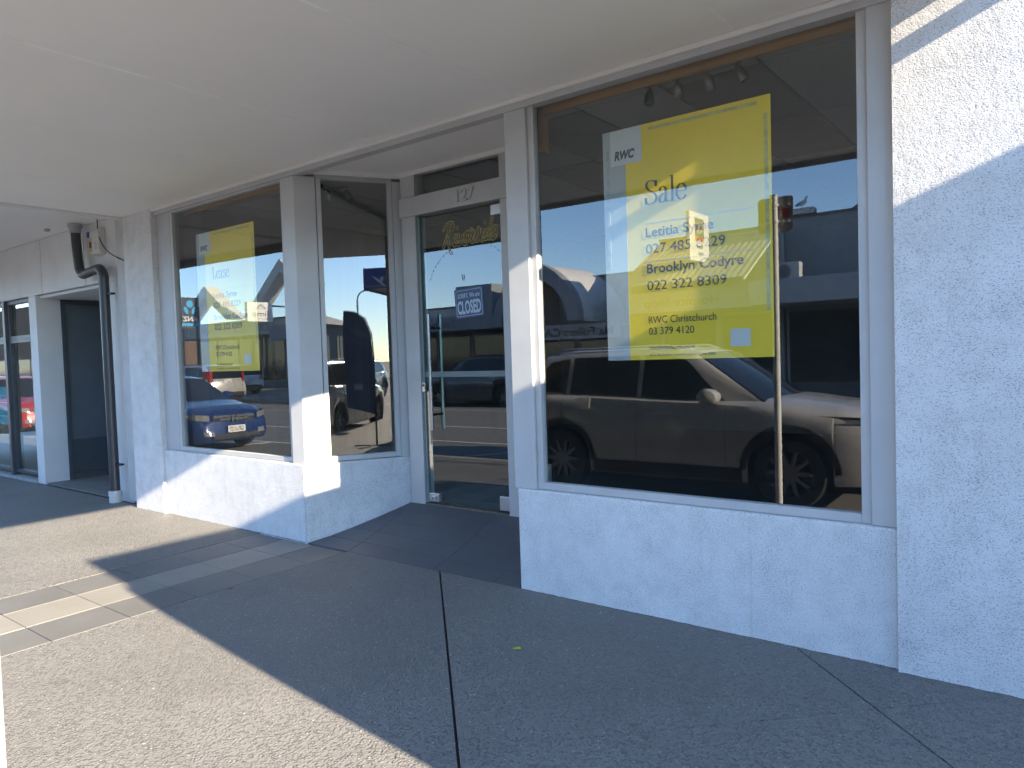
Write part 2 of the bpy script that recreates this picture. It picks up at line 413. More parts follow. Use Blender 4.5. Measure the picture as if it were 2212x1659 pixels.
part('plinth', STUCCO, MB().prism([(-2.83, 0), (-.645, 0), (-.645, .2), (-2.7, .2)], -.1, [PL, PL, PL+.022, PL+.022]), bevel=.01)
part('plinth', STUCCO, MB().prism([spr(.918), spr(.001), spr(.05, .16), spr(.918, .16)], -.1, [PL, PL, PL+.02, PL+.02]), bevel=.01)
part('wall', STUCCO, MB().box(-.643, 1.62, -.035, .3, -.1, 5.6))
part('wall', STUCCO, MB().box(-8.0, -.644, .0, .3, 3.125, 5.6))
# header beam and beads
part('header_beam', ALU, MB().box(-7.384, -.644, .0, .075, HEAD, SOF-.002))
part('cover_bead', WHITE, MB().box(-7.384, -.644, -.022, -.001, SOF-.03, SOF-.002), bevel=.004)
part('recess_soffit', SOFFIT, MB().prism([(-5.15, .076), (-2.75, .076), (-3.3, .9), (-4.6, .9)], SOF-.012, SOF+.02))
part('cover_bead', WHITE, MB().box(-4.58, -3.32, .735, .752, SOF-.05, SOF-.013), bevel=.003)
part('cover_bead', WHITE, MB().prism([sp(.03, -.018), sp(.9, -.018), sp(.9, -.001), sp(.03, -.001)], SOF-.05, SOF-.013))

def window_flat(xa, xb, za, zb, y, fr=.045, parent=None, gl=GLASS, framemat=ALU, dep=.05):
    """frame of four bars with a pane of glass set in it"""
    w = put('window', None, parent) if False else empty('window', (0, 0, 0)); w.parent = parent
    box('frame', framemat, w, xa-fr, xa, y-dep/2, y+dep/2, za-fr, zb+fr, .003); box('frame', framemat, w, xb, xb+fr, y-dep/2, y+dep/2, za-fr, zb+fr, .003)
    box('frame', framemat, w, xa+.0005, xb-.0005, y-dep/2, y+dep/2, za-fr, za, .003); box('frame', framemat, w, xa+.0005, xb-.0005, y-dep/2, y+dep/2, zb, zb+fr, .003)
    box('glass', gl, w, xa+.001, xb-.001, y+.004, y+.010, za+.001, zb-.001)
    return w
GY = .055
window_flat(-7.07, -5.27, .70, 3.02, GY, .04, shop)
window_flat(-2.648, -.803, .70, 3.045, GY, .045, shop)
part('sill', JAMB, MB().box(-7.36, -5.18, .02, .2, PL+.003, .658)); part('sill', JAMB, MB().box(-2.78, -.66, .02, .2, PL+.003, .654))
part('jamb', JAMB, MB().box(-7.383, -7.114, .03, .12, PL+.005, HEAD)); part('jamb', ALU, MB().box(-.756, -.646, .012, .12, PL+.005, HEAD+.03), bevel=.003)
part('corner_post', ALU, MB().prism([(-5.225, .012), sp(.015, .012), sp(.19, .012), sp(.19, .10), (-5.225, .12)], PL+.003, HEAD), bevel=.004)
part('corner_post', ALU, MB().prism([(-2.86, .01), (-2.695, .01), (-2.695, .12), (-2.86, .12)], PL+.003, HEAD), bevel=.004)
def window_splay(f, sgn):
    w = empty('window', (0, 0, 0)); w.parent = shop
    ta, tb, za, zb, fr = .235, .79, .70, 3.02, .04
    def bar(a, b, z0, z1, d0=.02, d1=.075):
        q = [f(a, d0), f(b, d0), f(b, d1), f(a, d1)]
        if sgn < 0: q.reverse()
        return MB().prism(q, z0, z1)
    bar(ta-fr, ta, za-fr, zb+.014).build('frame', ALU, w, bevel=.003); bar(tb, tb+fr, za-fr, zb+.014).build('frame', ALU, w, bevel=.003)
    bar(ta+.0005, tb-.0005, za-fr, za).build('frame', ALU, w, bevel=.003); bar(ta+.0005, tb-.0005, zb, zb+.014).build('frame', ALU, w, bevel=.003)
    bar(.19, .83, zb+.0145, 3.087, .015, .09).build('head_rail', ALU, w)
    bar(ta+.001, tb-.001, za+.001, zb-.001, .05, .056).build('glass', GLASS, w)
    part('corner_post', ALU, bar(.832, .916, PL+.003, 3.03, .012, .11), bevel=.004)
window_splay(sp, 1); window_splay(spr, -1)
part('corner_post', ALU, MB().prism([spr(.18, .012), spr(.03, .012), spr(.03, .1), spr(.18, .1)], PL+.003, HEAD), bevel=.004)
# door set
DY = .77
part('jamb', ALU, MB().box(-4.57, -4.405, DY-.03, DY+.09, .2, 3.085), bevel=.004); part('jamb', ALU, MB().box(-3.49, -3.33, DY-.03, DY+.09, .2, 3.085), bevel=.004)
part('head_rail', ALU, MB().box(-4.404, -3.491, DY-.005, DY+.07, 3.0735, 3.087))
part('transom', ALU, MB().box(-4.572, -3.33, DY-.052, DY+.07, 2.705, 2.865), bevel=.006)
window_flat(-4.42, -3.48, 2.885, 3.055, DY+.03, .018, shop)
dg_ = part('threshold', pm('worn_timber', (.16, .13, .1), .7, var=.3, scale=20), MB().box(-4.405, -3.49, DY-.03, DY+.07, .2, .268))
text('127', ALU, shop, (-3.905, DY-.053, 2.742), width=.18, cap=.1, bold=.012, name='house_number', extrude=.012)
door = empty('door', (0, 0, 0)); door.parent = shop
box('glass', GLASS_DOOR, door, -4.375, -3.5, DY, DY+.012, .28, 2.68)
box('edge_trim', ALU_D, door, -4.397, -4.3755, DY-.012, DY+.02, .275, 2.69)
for x0, z0, w, h in ((-4.372, .283, .115, .07), (-3.60, .285, .1, .11), (-3.60, 2.60, .1, .078)):
    box('patch_fitting', STEEL, door, x0, x0+w, DY-.012, DY+.024, z0, z0+h, .003)
box('lock_case', STEEL, door, -4.33, -4.285, DY-.026, DY-.0125, .305, .335, .003)
box('lock_case', STEEL, door, -4.396, -4.36, DY-.03, DY-.013, 1.22, 1.30, .004)
MB().lathe([(0, -.004), (.009, -.004), (.009, .0)], 12, 'y').xf(Matrix.Translation((-4.378, DY-.03, 1.275))).build('keyhole', BLACK, door)
FROST = pm('frosted_strip', (.17, .215, .21), .6)
box('frosted_band', FROST, door, -4.374, -3.501, DY-.0015, DY-.0005, 1.343, 1.389)
for s in (-1, 1):
    h = MB().tube([(-4.256, DY+s*.072+.006, .90), (-4.256, DY+s*.072+.006, 1.87)], .0125, 14).build('pull_handle', STEEL, door, smooth=True)
    for z in (1.03, 1.755):
        MB().tube([(-4.256, DY+.006+s*.061, z), (-4.256, DY+.006+s*.008, z)], .011, 10).build('standoff', BLACK, h, smooth=True)
# entry ramp of tiles
ramp = part('ramp', GROUT, MB().prism([(-5.06, .004), (-2.84, .004), (-3.33, .75), (-4.57, .75)], -.1, [-.03, -.03, .19, .19]))
def ramp_z(y): return .262*(max(0, y)/.75)**1.22
rows = [0.005, .16, .315, .47, .62, .742]
for i in range(5):
    ya, yb = rows[i], rows[i+1]-.004
    xl = lambda y: -5.06+.545/.839*y; xr = lambda y: -2.84-.545/.839*y
    cuts = [xl(ya)]+[x for x in (-4.55+.0*i, -3.62, -3.07) if xl(yb)+.1 < x < xr(yb)-.1]+[xr(ya)]
    for j in range(len(cuts)-1):
        a0, a1 = cuts[j]+.002, cuts[j+1]-.002
        b0 = xl(yb) if j == 0 else a0; b1 = xr(yb) if j == len(cuts)-2 else a1
        MB().prism([(a0, ya), (a1, ya), (b1, yb), (b0, yb)], [ramp_z(ya)-.02]*2+[ramp_z(yb)-.02]*2, [ramp_z(ya)]*2+[ramp_z(yb)]*2).build('tile', TILE, ramp)

# ------------------------------------------------------------------ verandah over the shop
def edge_y(x): return -2.93-.0513*x
ver = empty('verandah', (0, 0, 0), 0, 'white painted flat verandah over the shop 127 footpath', 'verandah')
xs = [-8.0, -6.78, -5.4, -4.05, -2.7, -1.35, -.1]
for a, b in zip(xs, xs[1:]):
    MB().prism([(a+.0005, -.0015), (a+.0005, edge_y(a)+.03), (b-.0005, edge_y(b)+.03), (b-.0005, -.0015)], SOF, SOF+.012).build('soffit_panel', SOFFIT, ver)
for x in xs[1:-1]:
    MB().prism([(x-.011, -.02), (x-.011, edge_y(x)+.04), (x+.011, edge_y(x)+.04), (x+.011, -.02)], SOF-.0015, SOF+.0115).build('seam_batten', pm('batten_white', (.89, .885, .865), .5), ver)
MB().prism([(-8.0, .0), (-8.0, edge_y(-8)+.031), (-.1, edge_y(-.1)+.031), (-.1, .0)], SOF+.013, SOF+.42).build('roof_deck', WHITE, ver)
MB().prism([(-8.0, edge_y(-8)), (-.1, edge_y(-.1)), (-.1, edge_y(-.1)+.03), (-8.0, edge_y(-8)+.03)], SOF-.045, SOF+.5).build('fascia', pm('fascia_grey', (.4, .4, .4), .6), ver)
MB().prism([(-8.0, edge_y(-8)-.1), (.3, edge_y(.3)-.1), (.3, edge_y(.3)-.002), (-8.0, edge_y(-8)-.002)], SOF+.36, SOF+.48).build('gutter', WHITE, ver)
MB().tube([(.3, -.036, 3.137), (.3, -.30, 3.137)], .043, 14).build('end_rail', WHITE, ver, smooth=True)

# ------------------------------------------------------------------ the room behind the glass
TILEC = pm('ceiling_tile', (.36, .36, .34), .9, var=.05, scale=30); TILED = pm('dark_ceiling_tile', (.20, .20, .19), .9)  # plain tile colour, and a darker tone for a few chosen tiles
struct('interior_floor', MB().prism([(-7.3, .2), (-5.12, .2), (-4.62, 1.0), (-3.28, 1.0), (-2.78, .2), (-.66, .2), (-.66, 7), (-7.3, 7)], .22, .27), pm('dark_carpet', (.05, .055, .065), .95, var=.2, scale=40))
struct('interior_wall', MB().box(-7.32, -.64, 7.0, 7.1, 0, 3.4), pm('back_wall_paint', (.22, .22, .21), .8))
lw = struct('interior_wall', MB().box(-7.4, -7.18, .205, 7.0, .2, 3.4), boards('stained_board_wall', (.13, .095, .075), (.19, .145, .115), 1, .2))
struct('interior_wall', MB().box(-.655, -.5, .31, 7.0, .2, 3.4), pm('side_wall_paint', (.14, .145, .145), .85))
ceil = struct('ceiling', MB().box(-7.3, -.64, .205, 7.0, 3.145, 3.2), pm('ceiling_grid', (.09, .09, .088), .7))
cx = [-.665-.02]+[-.82-.598*i for i in range(0, 12)]; cyy = [.22, .55, 1.69, 2.83, 3.97, 5.11]
for i in range(len(cx)-1):
    for j in range(len(cyy)-1):
        a, b = max(cx[i+1], -7.17)+.011, cx[i]-.011
        if b-a < .05: continue
        dark = (i in (2,) and j in (1, 2)) or (i == 4 and j == 1) or (i == 5 and j == 2) or (i == 1 and j == 3)
        MB().box(a, b, cyy[j]+.011, cyy[j+1]-.011, 3.125, 3.142).build('ceiling_tile', TILED if dark else TILEC, ceil)
PINE = wood('pine_pelmet', (.34, .17, .065), (.46, .26, .11))
box('pelmet', PINE, shop, -2.69, -.66, .2, .225, 3.034, 3.124); box('pelmet', PINE, shop, -7.17, -5.3, .2, .225, 3.034, 3.124)
box('pelmet', PINE, shop, -2.74, -2.692, .2, .26, 2.8, 3.124)

def spotlight_bar(x, y, label, ang=0):
    t = empty('spotlight_bar', (x, y, 3.124), ang, label, 'light fitting')
    MB().lathe([(0, 0), (.05, 0), (.05, -.02), (.042, -.026), (0, -.026)], 20).build('mount', NICKEL, t, smooth=True)
    MB().tube([(-.29, 0, -.041), (.29, 0, -.041)], .008, 10).build('rail', NICKEL, t, smooth=True)
    MB().tube([(0, 0, -.02), (0, 0, -.041)], .012, 10).build('stem', NICKEL, t)
    for px, tx, ty in ((-.265, .05, -.1), (-.09, .1, .55), (.09, -.1, .5), (.265, -.45, .2)):
        h = MB().tube([(px, 0, -.041), (px, 0, -.062)], .007, 8).build('arm', NICKEL, t)
        s = MB().lathe([(.0, 0), (.014, -.003), (.022, -.016), (.029, -.05), (.030, -.08), (.027, -.092), (.022, -.09), (.022, -.075), (0, -.07)], 18)
        s.xf(Matrix.Translation((px, 0, -.06)) @ Matrix.Rotation(tx, 4, 'Y') @ Matrix.Rotation(ty, 4, 'X')).build('lamp_shade', NICKEL, t, smooth=True)
    return t
spotlight_bar(-1.745, .35, 'four-lamp brushed spotlight bar on the ceiling inside the window with the Sale poster')
spotlight_bar(-5.5, .6, 'spotlight bar on the ceiling inside the angled side window left of the door', .5)

# ------------------------------------------------------------------ lettering drawn with a pen (serif headline, script name)
def pen(strokes, thin, thick, ox, oy, s, mb):
    for st in strokes:
        pts = smooth_line([(x, y, 0) for x, y in st], 8); L = []; Rr = []
        for i, p in enumerate(pts):
            d = (pts[min(i+1, len(pts)-1)]-pts[max(i-1, 0)]); d = d.normalized() if d.length > 1e-9 else Vector((0, 1, 0))
            w = (thin+(thick-thin)*abs(d.y)**1.3)/2; n = Vector((-d.y, d.x, 0))
            L.append(p+n*w); Rr.append(p-n*w)
        mb.grid([[(ox+q.x*s, oy+q.y*s, 0) for q in L], [(ox+q.x*s, oy+q.y*s, 0) for q in Rr]])
SERIF = {
 'S': (.62, [[(.52,.76),(.50,.9),(.32,.985),(.13,.93),(.09,.76),(.2,.6),(.4,.47),(.53,.3),(.48,.1),(.3,.015),(.1,.06),(.05,.27)], [(.525,.72),(.525,.97)], [(.045,.3),(.045,.02)]]),
 'L': (.60, [[(.17,.0),(.17,1.0)], [(.02,.99),(.32,.99)], [(.02,.012),(.5,.012)], [(.5,.0),(.55,.3)]]),
 'a': (.50, [[(.08,.5),(.1,.6),(.22,.65),(.33,.58),(.34,.45),(.34,.1),(.38,.02),(.47,.05)], [(.34,.38),(.2,.34),(.06,.22),(.08,.06),(.18,.01),(.28,.05),(.34,.15)]]),
 'l': (.28, [[(.14,.0),(.14,1.06)], [(.02,1.04),(.14,1.05)], [(.02,.012),(.27,.012)]]),
 'e': (.50, [[(.08,.36),(.43,.36),(.42,.53),(.3,.645),(.16,.6),(.06,.42),(.06,.22),(.15,.05),(.28,.01),(.38,.05),(.45,.16)]]),
 's': (.40, [[(.32,.5),(.29,.62),(.18,.65),(.07,.58),(.09,.46),(.22,.36),(.33,.24),(.3,.06),(.18,.0),(.07,.05),(.03,.18)]])}
def serif(word, mat, parent, loc, width):
    adv = sum(SERIF[c][0] for c in word); s = width/adv; mb = MB(); x = 0
    for c in word:
        pen(SERIF[c][1], .022, .105, x, 0, s, mb); x += SERIF[c][0]*s
    o = mb.build('headline', mat, parent, recalc=False); o.location = loc; o.rotation_euler = (R(90), 0, 0); return o
SCRIPT = [[(.55,2.0),(.42,1.2),(.1,0)], [(-.1,1.55),(.15,1.95),(.6,2.15),(.98,1.95),(.95,1.5),(.65,1.15),(.4,1.0)], [(.5,1.0),(.72,.35),(.95,-.3),(1.2,-.55)],
 [(1.4,1.0),(1.3,.35),(1.42,.05),(1.65,.3)], [(1.78,.95),(1.74,.3),(1.92,.02),(2.18,.35),(2.25,.85)], [(2.5,.4),(2.85,.6),(2.88,.95),(2.66,.98),(2.46,.45),(2.58,.04),(2.8,.06),(3.05,.45)],
 [(3.05,.6),(3.16,1.2),(3.3,.98),(3.48,.92),(3.36,.3),(3.48,.05),(3.66,.3)], [(3.7,.3),(4.02,1.2),(4.18,.6),(4.1,.12),(3.85,.08)], [(4.5,1.0),(4.4,.35),(4.52,.05),(4.74,.3)],
 [(5.15,.85),(4.9,.8),(4.76,.35),(4.9,.06),(5.08,.3),(5.25,.9)], [(5.4,2.05),(5.22,.4),(5.32,.06),(5.5,.25)], [(5.6,.4),(5.95,.6),(5.98,.95),(5.76,.98),(5.56,.45),(5.68,.04),(5.9,.06),(6.12,.45)]]
def script_outline(mat, parent, loc, width):
    mb = MB(); s = width/6.4; lw = .075; T = .11
    for st in SCRIPT:
        pts = smooth_line([(x+.22*y, y+.03*x, 0) for x, y in st], 6); A = []; B = []
        for i, p in enumerate(pts):
            d = (pts[min(i+1, len(pts)-1)]-pts[max(i-1, 0)]).normalized(); n = Vector((-d.y, d.x, 0)); A.append(p+n*T); B.append(p-n*T)
        loop = A+[pts[-1]+(pts[-1]-pts[-2]).normalized()*T]+B[::-1]+[pts[0]+(pts[0]-pts[1]).normalized()*T]; loop.append(loop[0])
        mb_in = []; mb_out = []
        for i, p in enumerate(loop):
            d = (loop[min(i+1, len(loop)-1)]-loop[max(i-1, 0)]); d = d.normalized() if d.length > 1e-9 else Vector((1, 0, 0)); n = Vector((-d.y, d.x, 0))
            mb_in.append(tuple((p+n*lw/2)*s)); mb_out.append(tuple((p-n*lw/2)*s))
        mb.grid([mb_in, mb_out])
    for cx_, cy_ in ((1.5, 1.55), (4.62, 1.55)):
        rg = [[((cx_+.22*cy_+r*math.cos(a*math.pi/8))*s, (cy_+.03*cx_+r*math.sin(a*math.pi/8))*s, 0) for a in range(17)] for r in (.12, .165)]
        mb.grid(rg)
    o = mb.build('script_lettering', mat, parent, recalc=False); o.location = loc; o.rotation_euler = (R(90), 0, 0); return o

# ------------------------------------------------------------------ posters and notices
YEL = pm('poster_yellow', (.90, .62, .025), .45, var=.05, scale=2); PAPER = pm('poster_paper', (.60, .615, .62), .5, var=.03); PALE = pm('poster_margin', (.40, .42, .43), .5, var=.06)
GREY_INK = pm('grey_ink', (.045, .05, .055), .6)
def poster(x0, z0, w, h, y, head, label):
    t = empty('window_poster', (x0, y, z0), 0, label, 'poster')
    MB().box(0, w, 0, .004, 0, h).build('sheet', YEL, t)
    MB().box(.0, w*.15, -.0012, -.0004, 0, h).build('side_strip', PALE, t)
    MB().box(w*.052, w*.258, -.0026, -.0016, h*.848, h-.0005).build('logo_panel', PAPER, t)
    pt = lambda b, u, v, ww, cap, **k: text(b, GREY_INK, t, (u*w, -.0035, (1-v)*h), width=ww*w, cap=cap*h, **k)
    pt('RWC', .078, .128, .135, .037, bold=.05, shear=.22, name='logo')
    serif(head, GREY_INK, t, (.272*w, -.0035, (1-.342)*h), .26*w if head == 'Sale' else .30*w)
    pt('Letitia Syme', .272, .478, .41, .042, bold=.014); pt('027 485 8229', .272, .548, .475, .042)
    pt('Brooklyn Codyre', .275, .632, .57, .042, bold=.014); pt('022 322 8309', .275, .704, .475, .042)
    pt('RWC Christchurch', .278, .845, .41, .032); pt('03 379 4120', .278, .893, .28, .032)
    pt('rwcchristchurch.co.nz', .28, .957, .28, .017, bold=.01); pt('Raine Blackadder Limited Licensed (REAA 2008)', .28, .985, .40, .0095)
    for v in (.42, .582): MB().box(.272*w, .9*w, -.002, -.001, (1-v)*h, (1-v)*h+.004).build('rule', PAPER, t)
    TAPE = pm('clear_tape', (.52, .47, .16), .35, var=.25, scale=30)
    for a0, a1, b0, b1 in ((.30*w, .93*w, h-.040, h-.022), (w-.034, w-.016, h*.18, h*.93)): MB().box(a0, a1, -.0014, -.0005, b0, b1).build('tape', TAPE, t)
    MB().box(.022, .040, -.0034, -.0014, h*.4, h*.92).build('tape', pm('clear_tape_pale', (.36, .38, .38), .35, var=.25, scale=30), t)
    MB().box(.765*w, .875*w, -.002, -.001, (1-.955)*h, (1-.885)*h).build('blank_code_panel', PAPER, t)
    return t
PY = .078
xa, zb = F(-2.14, 1.455, PY); xb, zt = F(-1.188, 2.752, PY)
poster(xa, zb, xb-xa, zt-zb, PY, 'Sale', 'large yellow Sale poster inside the right-hand window')
xa, zb = F(-6.578, 1.444, PY); xb, zt = F(-5.632, 2.738, PY)
poster(xa, zb, xb-xa, zt-zb, PY, 'Lease', 'yellow Lease poster inside the left-hand window')
NAVY = pm('sign_blue', (.03, .07, .17), .45); SW = pm('sign_white', (.45, .55, .65), .5)
cs = empty('closed_sign', (-4.0, DY-.004, 1.815), 0, 'small blue SORRY We are CLOSED notice stuck on the glass door', 'sign')
cs.rotation_euler = (0, R(-3), 0)
MB().box(0, .30, 0, .002, 0, .235).build('card', NAVY, cs)
rim = []
for cx_, cz_, a0 in ((.27, .205, 0), (.03, .205, 90), (.03, .03, 180), (.27, .03, 270)):
    for a in range(0, 91, 18): rim.append((cx_, cz_, R(a0+a)))
MB().grid([[(x+r*math.cos(a), -.0008, z+r*math.sin(a)) for x, z, a in rim+[rim[0]]] for r in (.014, .018)]).build('border', SW, cs, recalc=False)
text('SORRY, We are', SW, cs, (.03, -.001, .16), width=.235, cap=.038, bold=.02, shear=.2); text('CLOSED', SW, cs, (.024, -.001, .035), width=.25, cap=.105, bold=.035)
GOLD = pm('gold_line', (.40, .32, .10), .5)
rs = empty('glass_lettering', (0, 0, 0), 0, 'gold outlined Riverside script lettering on the glass door', 'lettering')
script_outline(GOLD, rs, (-4.13, DY-.002, 2.40), .60)
dash = MB()
for i in range(26):
    a = R(20+i*5.6); a2 = a+R(2.6); c = (-3.84, 2.04); q = (.46, .38)
    if i > 9 and i < 17: continue
    p0, p1 = [Vector((c[0]+q[0]*math.cos(b), DY-.002, c[1]+q[1]*math.sin(b))) for b in (a, a2)]
    dash.tube([p0, p1], .002, 4)
o = dash.build('dashed_arc', GOLD, rs); o['kind'] = 'stuff'
dv = tag(MB().prism_y([(-3.925, 2.125), (-3.905, 2.12), (-3.9, 2.15), (-3.896, 2.165), (-3.902, 2.172), (-3.906, 2.15), (-3.912, 2.152), (-3.918, 2.152), (-3.922, 2.175), (-3.93, 2.17), (-3.927, 2.15)], DY-.003, DY-.001).build('hand_sticker', SW), 'tiny pale hand shaped sticker on the glass door', 'sticker')
# leaf on the footpath
tag(MB().add([(-2.29, -.80, .004), (-2.255, -.775, .012), (-2.235, -.785, .006), (-2.262, -.815, .009)], [(0, 1, 3), (1, 2, 3)]).build('fallen_leaf', pm('yellow_leaf', (.42, .42, .06), .6)), 'small yellow leaf lying on the footpath in the shade', 'leaf')

# ------------------------------------------------------------------ neighbour shop on the left
nb = empty('neighbour_shop', (0, 0, 0), 0, 'off white panelled shop with dark window frames left of the downpipe', 'shop')
LW = pm('left_panel_paint', (.66, .65, .63), .6, var=.06, scale=2.5, bump=.06, bscale=20); LD = pm('dark_frame', (.055, .065, .075), .4, var=.1)
NY = .12; LSOF = 3.2
for a, b in ((-22, -18.6), (-18.59, -16), (-15.99, -13.3), (-13.29, -10.62), (-10.61, -9.32), (-9.31, -8.36)):
    box('fascia_panel', LW, nb, a+.003, b-.003, NY, NY+.05, 2.5, LSOF-.002, .003)
box('backing', pm('panel_gap', (.25, .25, .24), .8), nb, -22, -8.0, NY+.03, NY+.06, 2.51, LSOF+.4)
box('pier', LW, nb, -11.1, -10.86, NY, .42, -.02, 2.499, .005)
box('pier', LW, nb, -8.72, -8.36, NY, .5, -.02, 2.499, .004)
box('flashing', pm('flashing_paint', (.50, .49, .47), .6, var=.1), nb, -8.35, -8.16, .06, .13, .03, LSOF-.003, .004)
box('flashing', LW, nb, -8.155, -7.99, .05, .16, .0, LSOF-.003, .004)
# entry recess: dark glazed side, door at the back
sd_ = empty('side_screen', (0, 0, 0)); sd_.parent = nb
box('frame', LD, sd_, -10.9, -10.84, .422, .47, .02, 2.45); box('frame', LD, sd_, -10.9, -10.84, 1.45, 1.5, .02, 2.45)
box('frame', LD, sd_, -10.9, -10.84, .4705, 1.4495, 2.39, 2.45); box('frame', LD, sd_, -10.9, -10.84, .4705, 1.4495, .02, .08)
box('panel', pm('dark_screen_panel', (.10, .118, .13), .5), sd_, -10.885, -10.869, .471, 1.449, .081, 2.389)
box('kick_panel', LD, sd_, -10.888, -10.862, .4715, 1.4485, .082, .55)
box('soffit', LW, nb, -11.3, -8.1, NY+.062, 2.2, 2.46, 2.499)
box('step', pm('entry_concrete', (.16, .155, .145), .85, var=.15, scale=4), nb, -10.85, -8.7, NY+.02, 2.2, -.05, .004)
box('rear_wall', LW, nb, -11.2, -8.2, 1.52, 1.6, 0, 2.5)
dr = box('door', pm('white_door', (.6, .62, .64), .5), nb, -10.7, -9.8, 1.47, 1.51, .02, 2.1, .004)
box('handle', STEEL, dr, -9.9, -9.88, 1.43, 1.47, .95, 1.15)
# shop windows
for a, b in ((-11.98, -11.14), (-13.4, -12.06), (-14.9, -13.5)):
    window_flat(a+.05, b-.05, .12, 1.90, NY+.06, .05, nb, GLASS, LD, .06); window_flat(a+.05, b-.05, 2.0, 2.44, NY+.06, .05, nb, GLASS, LD, .06)
box('mullion', LD, nb, -12.06, -11.98, NY-.01, NY+.1, .03, 2.498); box('mullion', LD, nb, -13.5, -13.4, NY-.01, NY+.1, .03, 2.498)
box('base_sill', pm('worn_sill', (.34, .34, .33), .8, var=.25, scale=15), nb, -15, -11.1, NY-.04, NY+.12, -.02, .03)
box('wall', LW, nb, -22, -15, NY, NY+.1, -.05, 2.499); box('wall', LW, nb, -22, -8.0, NY, .4, LSOF+.45, 5.4)
box('end_wall', LW, nb, -22.1, -22.001, NY, 8, -.1, 5.4)
box('roof', LW, nb, -22, -8.0, NY+.07, 8, 3.3, 3.4)
box('rear_wall', LW, nb, -22, -8.0, 7.9, 8, -.1, 3.299)
struct('interior_wall', MB().box(-16, -11.0, 3.2, 3.3, 0, 3.0), pm('neighbour_back_wall', (.2, .2, .21), .8))
tp = tag(MB().box(-13.35, -12.14, .27, .275, .72, 1.28).build('window_banner', pm('teal_banner', (.0, .36, .42), .5)), 'bright teal banner inside the left neighbour shop window', 'banner')
for i in range(4): MB().box(-13.3, -12.2, .267, .269, .84+i*.1, .85+i*.1).build('stripe', SW, tp)
lv = empty('verandah', (0, 0, 0), 0, 'white soffit of the neighbouring verandah beyond the downpipe', 'verandah')
for a, b in ((-22, -18), (-18, -14.4), (-14.4, -11.2), (-11.2, -8.06)):
    MB().prism([(a+.003, NY-.001), (a+.003, edge_y(a)+.03), (b-.003, edge_y(b)+.03), (b-.003, NY-.001)], LSOF, LSOF+.012).build('soffit_panel', SOFFIT, lv)
MB().prism([(-8.055, .05), (-8.055, edge_y(-8)), (-8.003, edge_y(-8)), (-8.003, .05)], SOF-.025, SOF+.4).build('end_trim', WHITE, lv)
MB().prism([(-22, NY), (-22, edge_y(-22)+.03), (-8.06, edge_y(-8)+.03), (-8.06, NY)], LSOF+.013, LSOF+.4).build('roof_deck', WHITE, lv)
MB().prism([(-22, edge_y(-22)), (-8.06, edge_y(-8)), (-8.06, edge_y(-8)+.029), (-22, edge_y(-22)+.029)], LSOF-.12, LSOF+.45).build('fascia', MATS['fascia_grey'], lv)
# downpipe
dp = empty('downpipe', (-8.55, .0, 0), 0, 'dark grey plastic downpipe with an offset bend beside the white pillar', 'downpipe')
PVC = pm('grey_pvc', (.042, .046, .052), .35, var=.1, scale=9); PVCL = pm('pale_pvc', (.36, .37, .38), .45); PVCW = pm('white_pvc', (.62, .6, .56), .5)
pts = smooth_line([(-.67, 0, 3.18), (-.655, 0, 2.95), (-.62, 0, 2.72), (-.60, 0, 2.655), (-.545, 0, 2.605), (-.46, 0, 2.6), (-.13, 0, 2.625), (-.05, 0, 2.60), (-.005, 0, 2.54), (.0, 0, 2.46), (.0, 0, 2.0), (.005, .0, 1.0), (.01, 0, .1)], 5)
MB().tube(pts, .052, 18).build('pipe', PVC, dp, smooth=True)
MB().lathe([(.05, -.11), (.06, -.11), (.064, -.05), (.076, -.045), (.076, .0), (0, .0)], 20).xf(Matrix.Translation((-.67, 0, LSOF-.001))).build('outlet', PVCL, dp, smooth=True)
MB().lathe([(0, .0), (.066, .0), (.066, .075), (.070, .078), (.070, .13), (.053, .135)], 20).xf(Matrix.Translation((.01, 0, -.002))).build('socket', PVCW, dp, smooth=True)
for z in (2.32, .42): MB().box(.04, .16, -.005, .045, z, z+.02).build('bracket', BLACK, dp)
ab = empty('alarm_box', (-8.87, .12, 2.80), 0, 'white alarm siren box with blue strobe on the left shop fascia', 'alarm box')
MB().prism_x([(-.001, .0), (-.055, .02), (-.075, .06), (-.075, .27), (-.06, .29), (-.001, .29)], -.10, .13).build('case', PVCW, ab, bevel=.004)
MB().box(-.145, -.09, -.085, -.02, .21, .28).build('strobe', pm('blue_lens', (.02, .05, .3), .2), ab, bevel=.006)
MB().box(-.1005, -.04, -.0775, -.0755, .05, .2).build('sticker', pm('yellow_sticker', (.55, .36, .05), .5), ab)
MB().box(-.095, -.046, -.0795, -.0778, .09, .16).build('sticker_print', BLACK, ab)
for i in range(5): MB().box(.02, .09, -.077, -.0755, .07+i*.018, .077+i*.018).build('louvre', PVCL, ab)
tag(MB().tube(smooth_line([(-8.78, .06, 3.2), (-8.75, .06, 3.0), (-8.55, .05, 2.82), (-8.2, .045, 2.68), (-7.99, .04, 2.64)], 6), .006, 6).build('loose_cable', BLACK), 'thin black cable drooping from the soffit past the alarm box', 'cable')
tag(MB().lathe([(0, 0), (.03, 0), (.03, .03), (0, .03)], 14).xf(Matrix.Translation((-9.75, -.1, LSOF-.03))).build('sensor_cap', PVCL), 'small round grey cap on the soffit left of the downpipe', 'sensor')

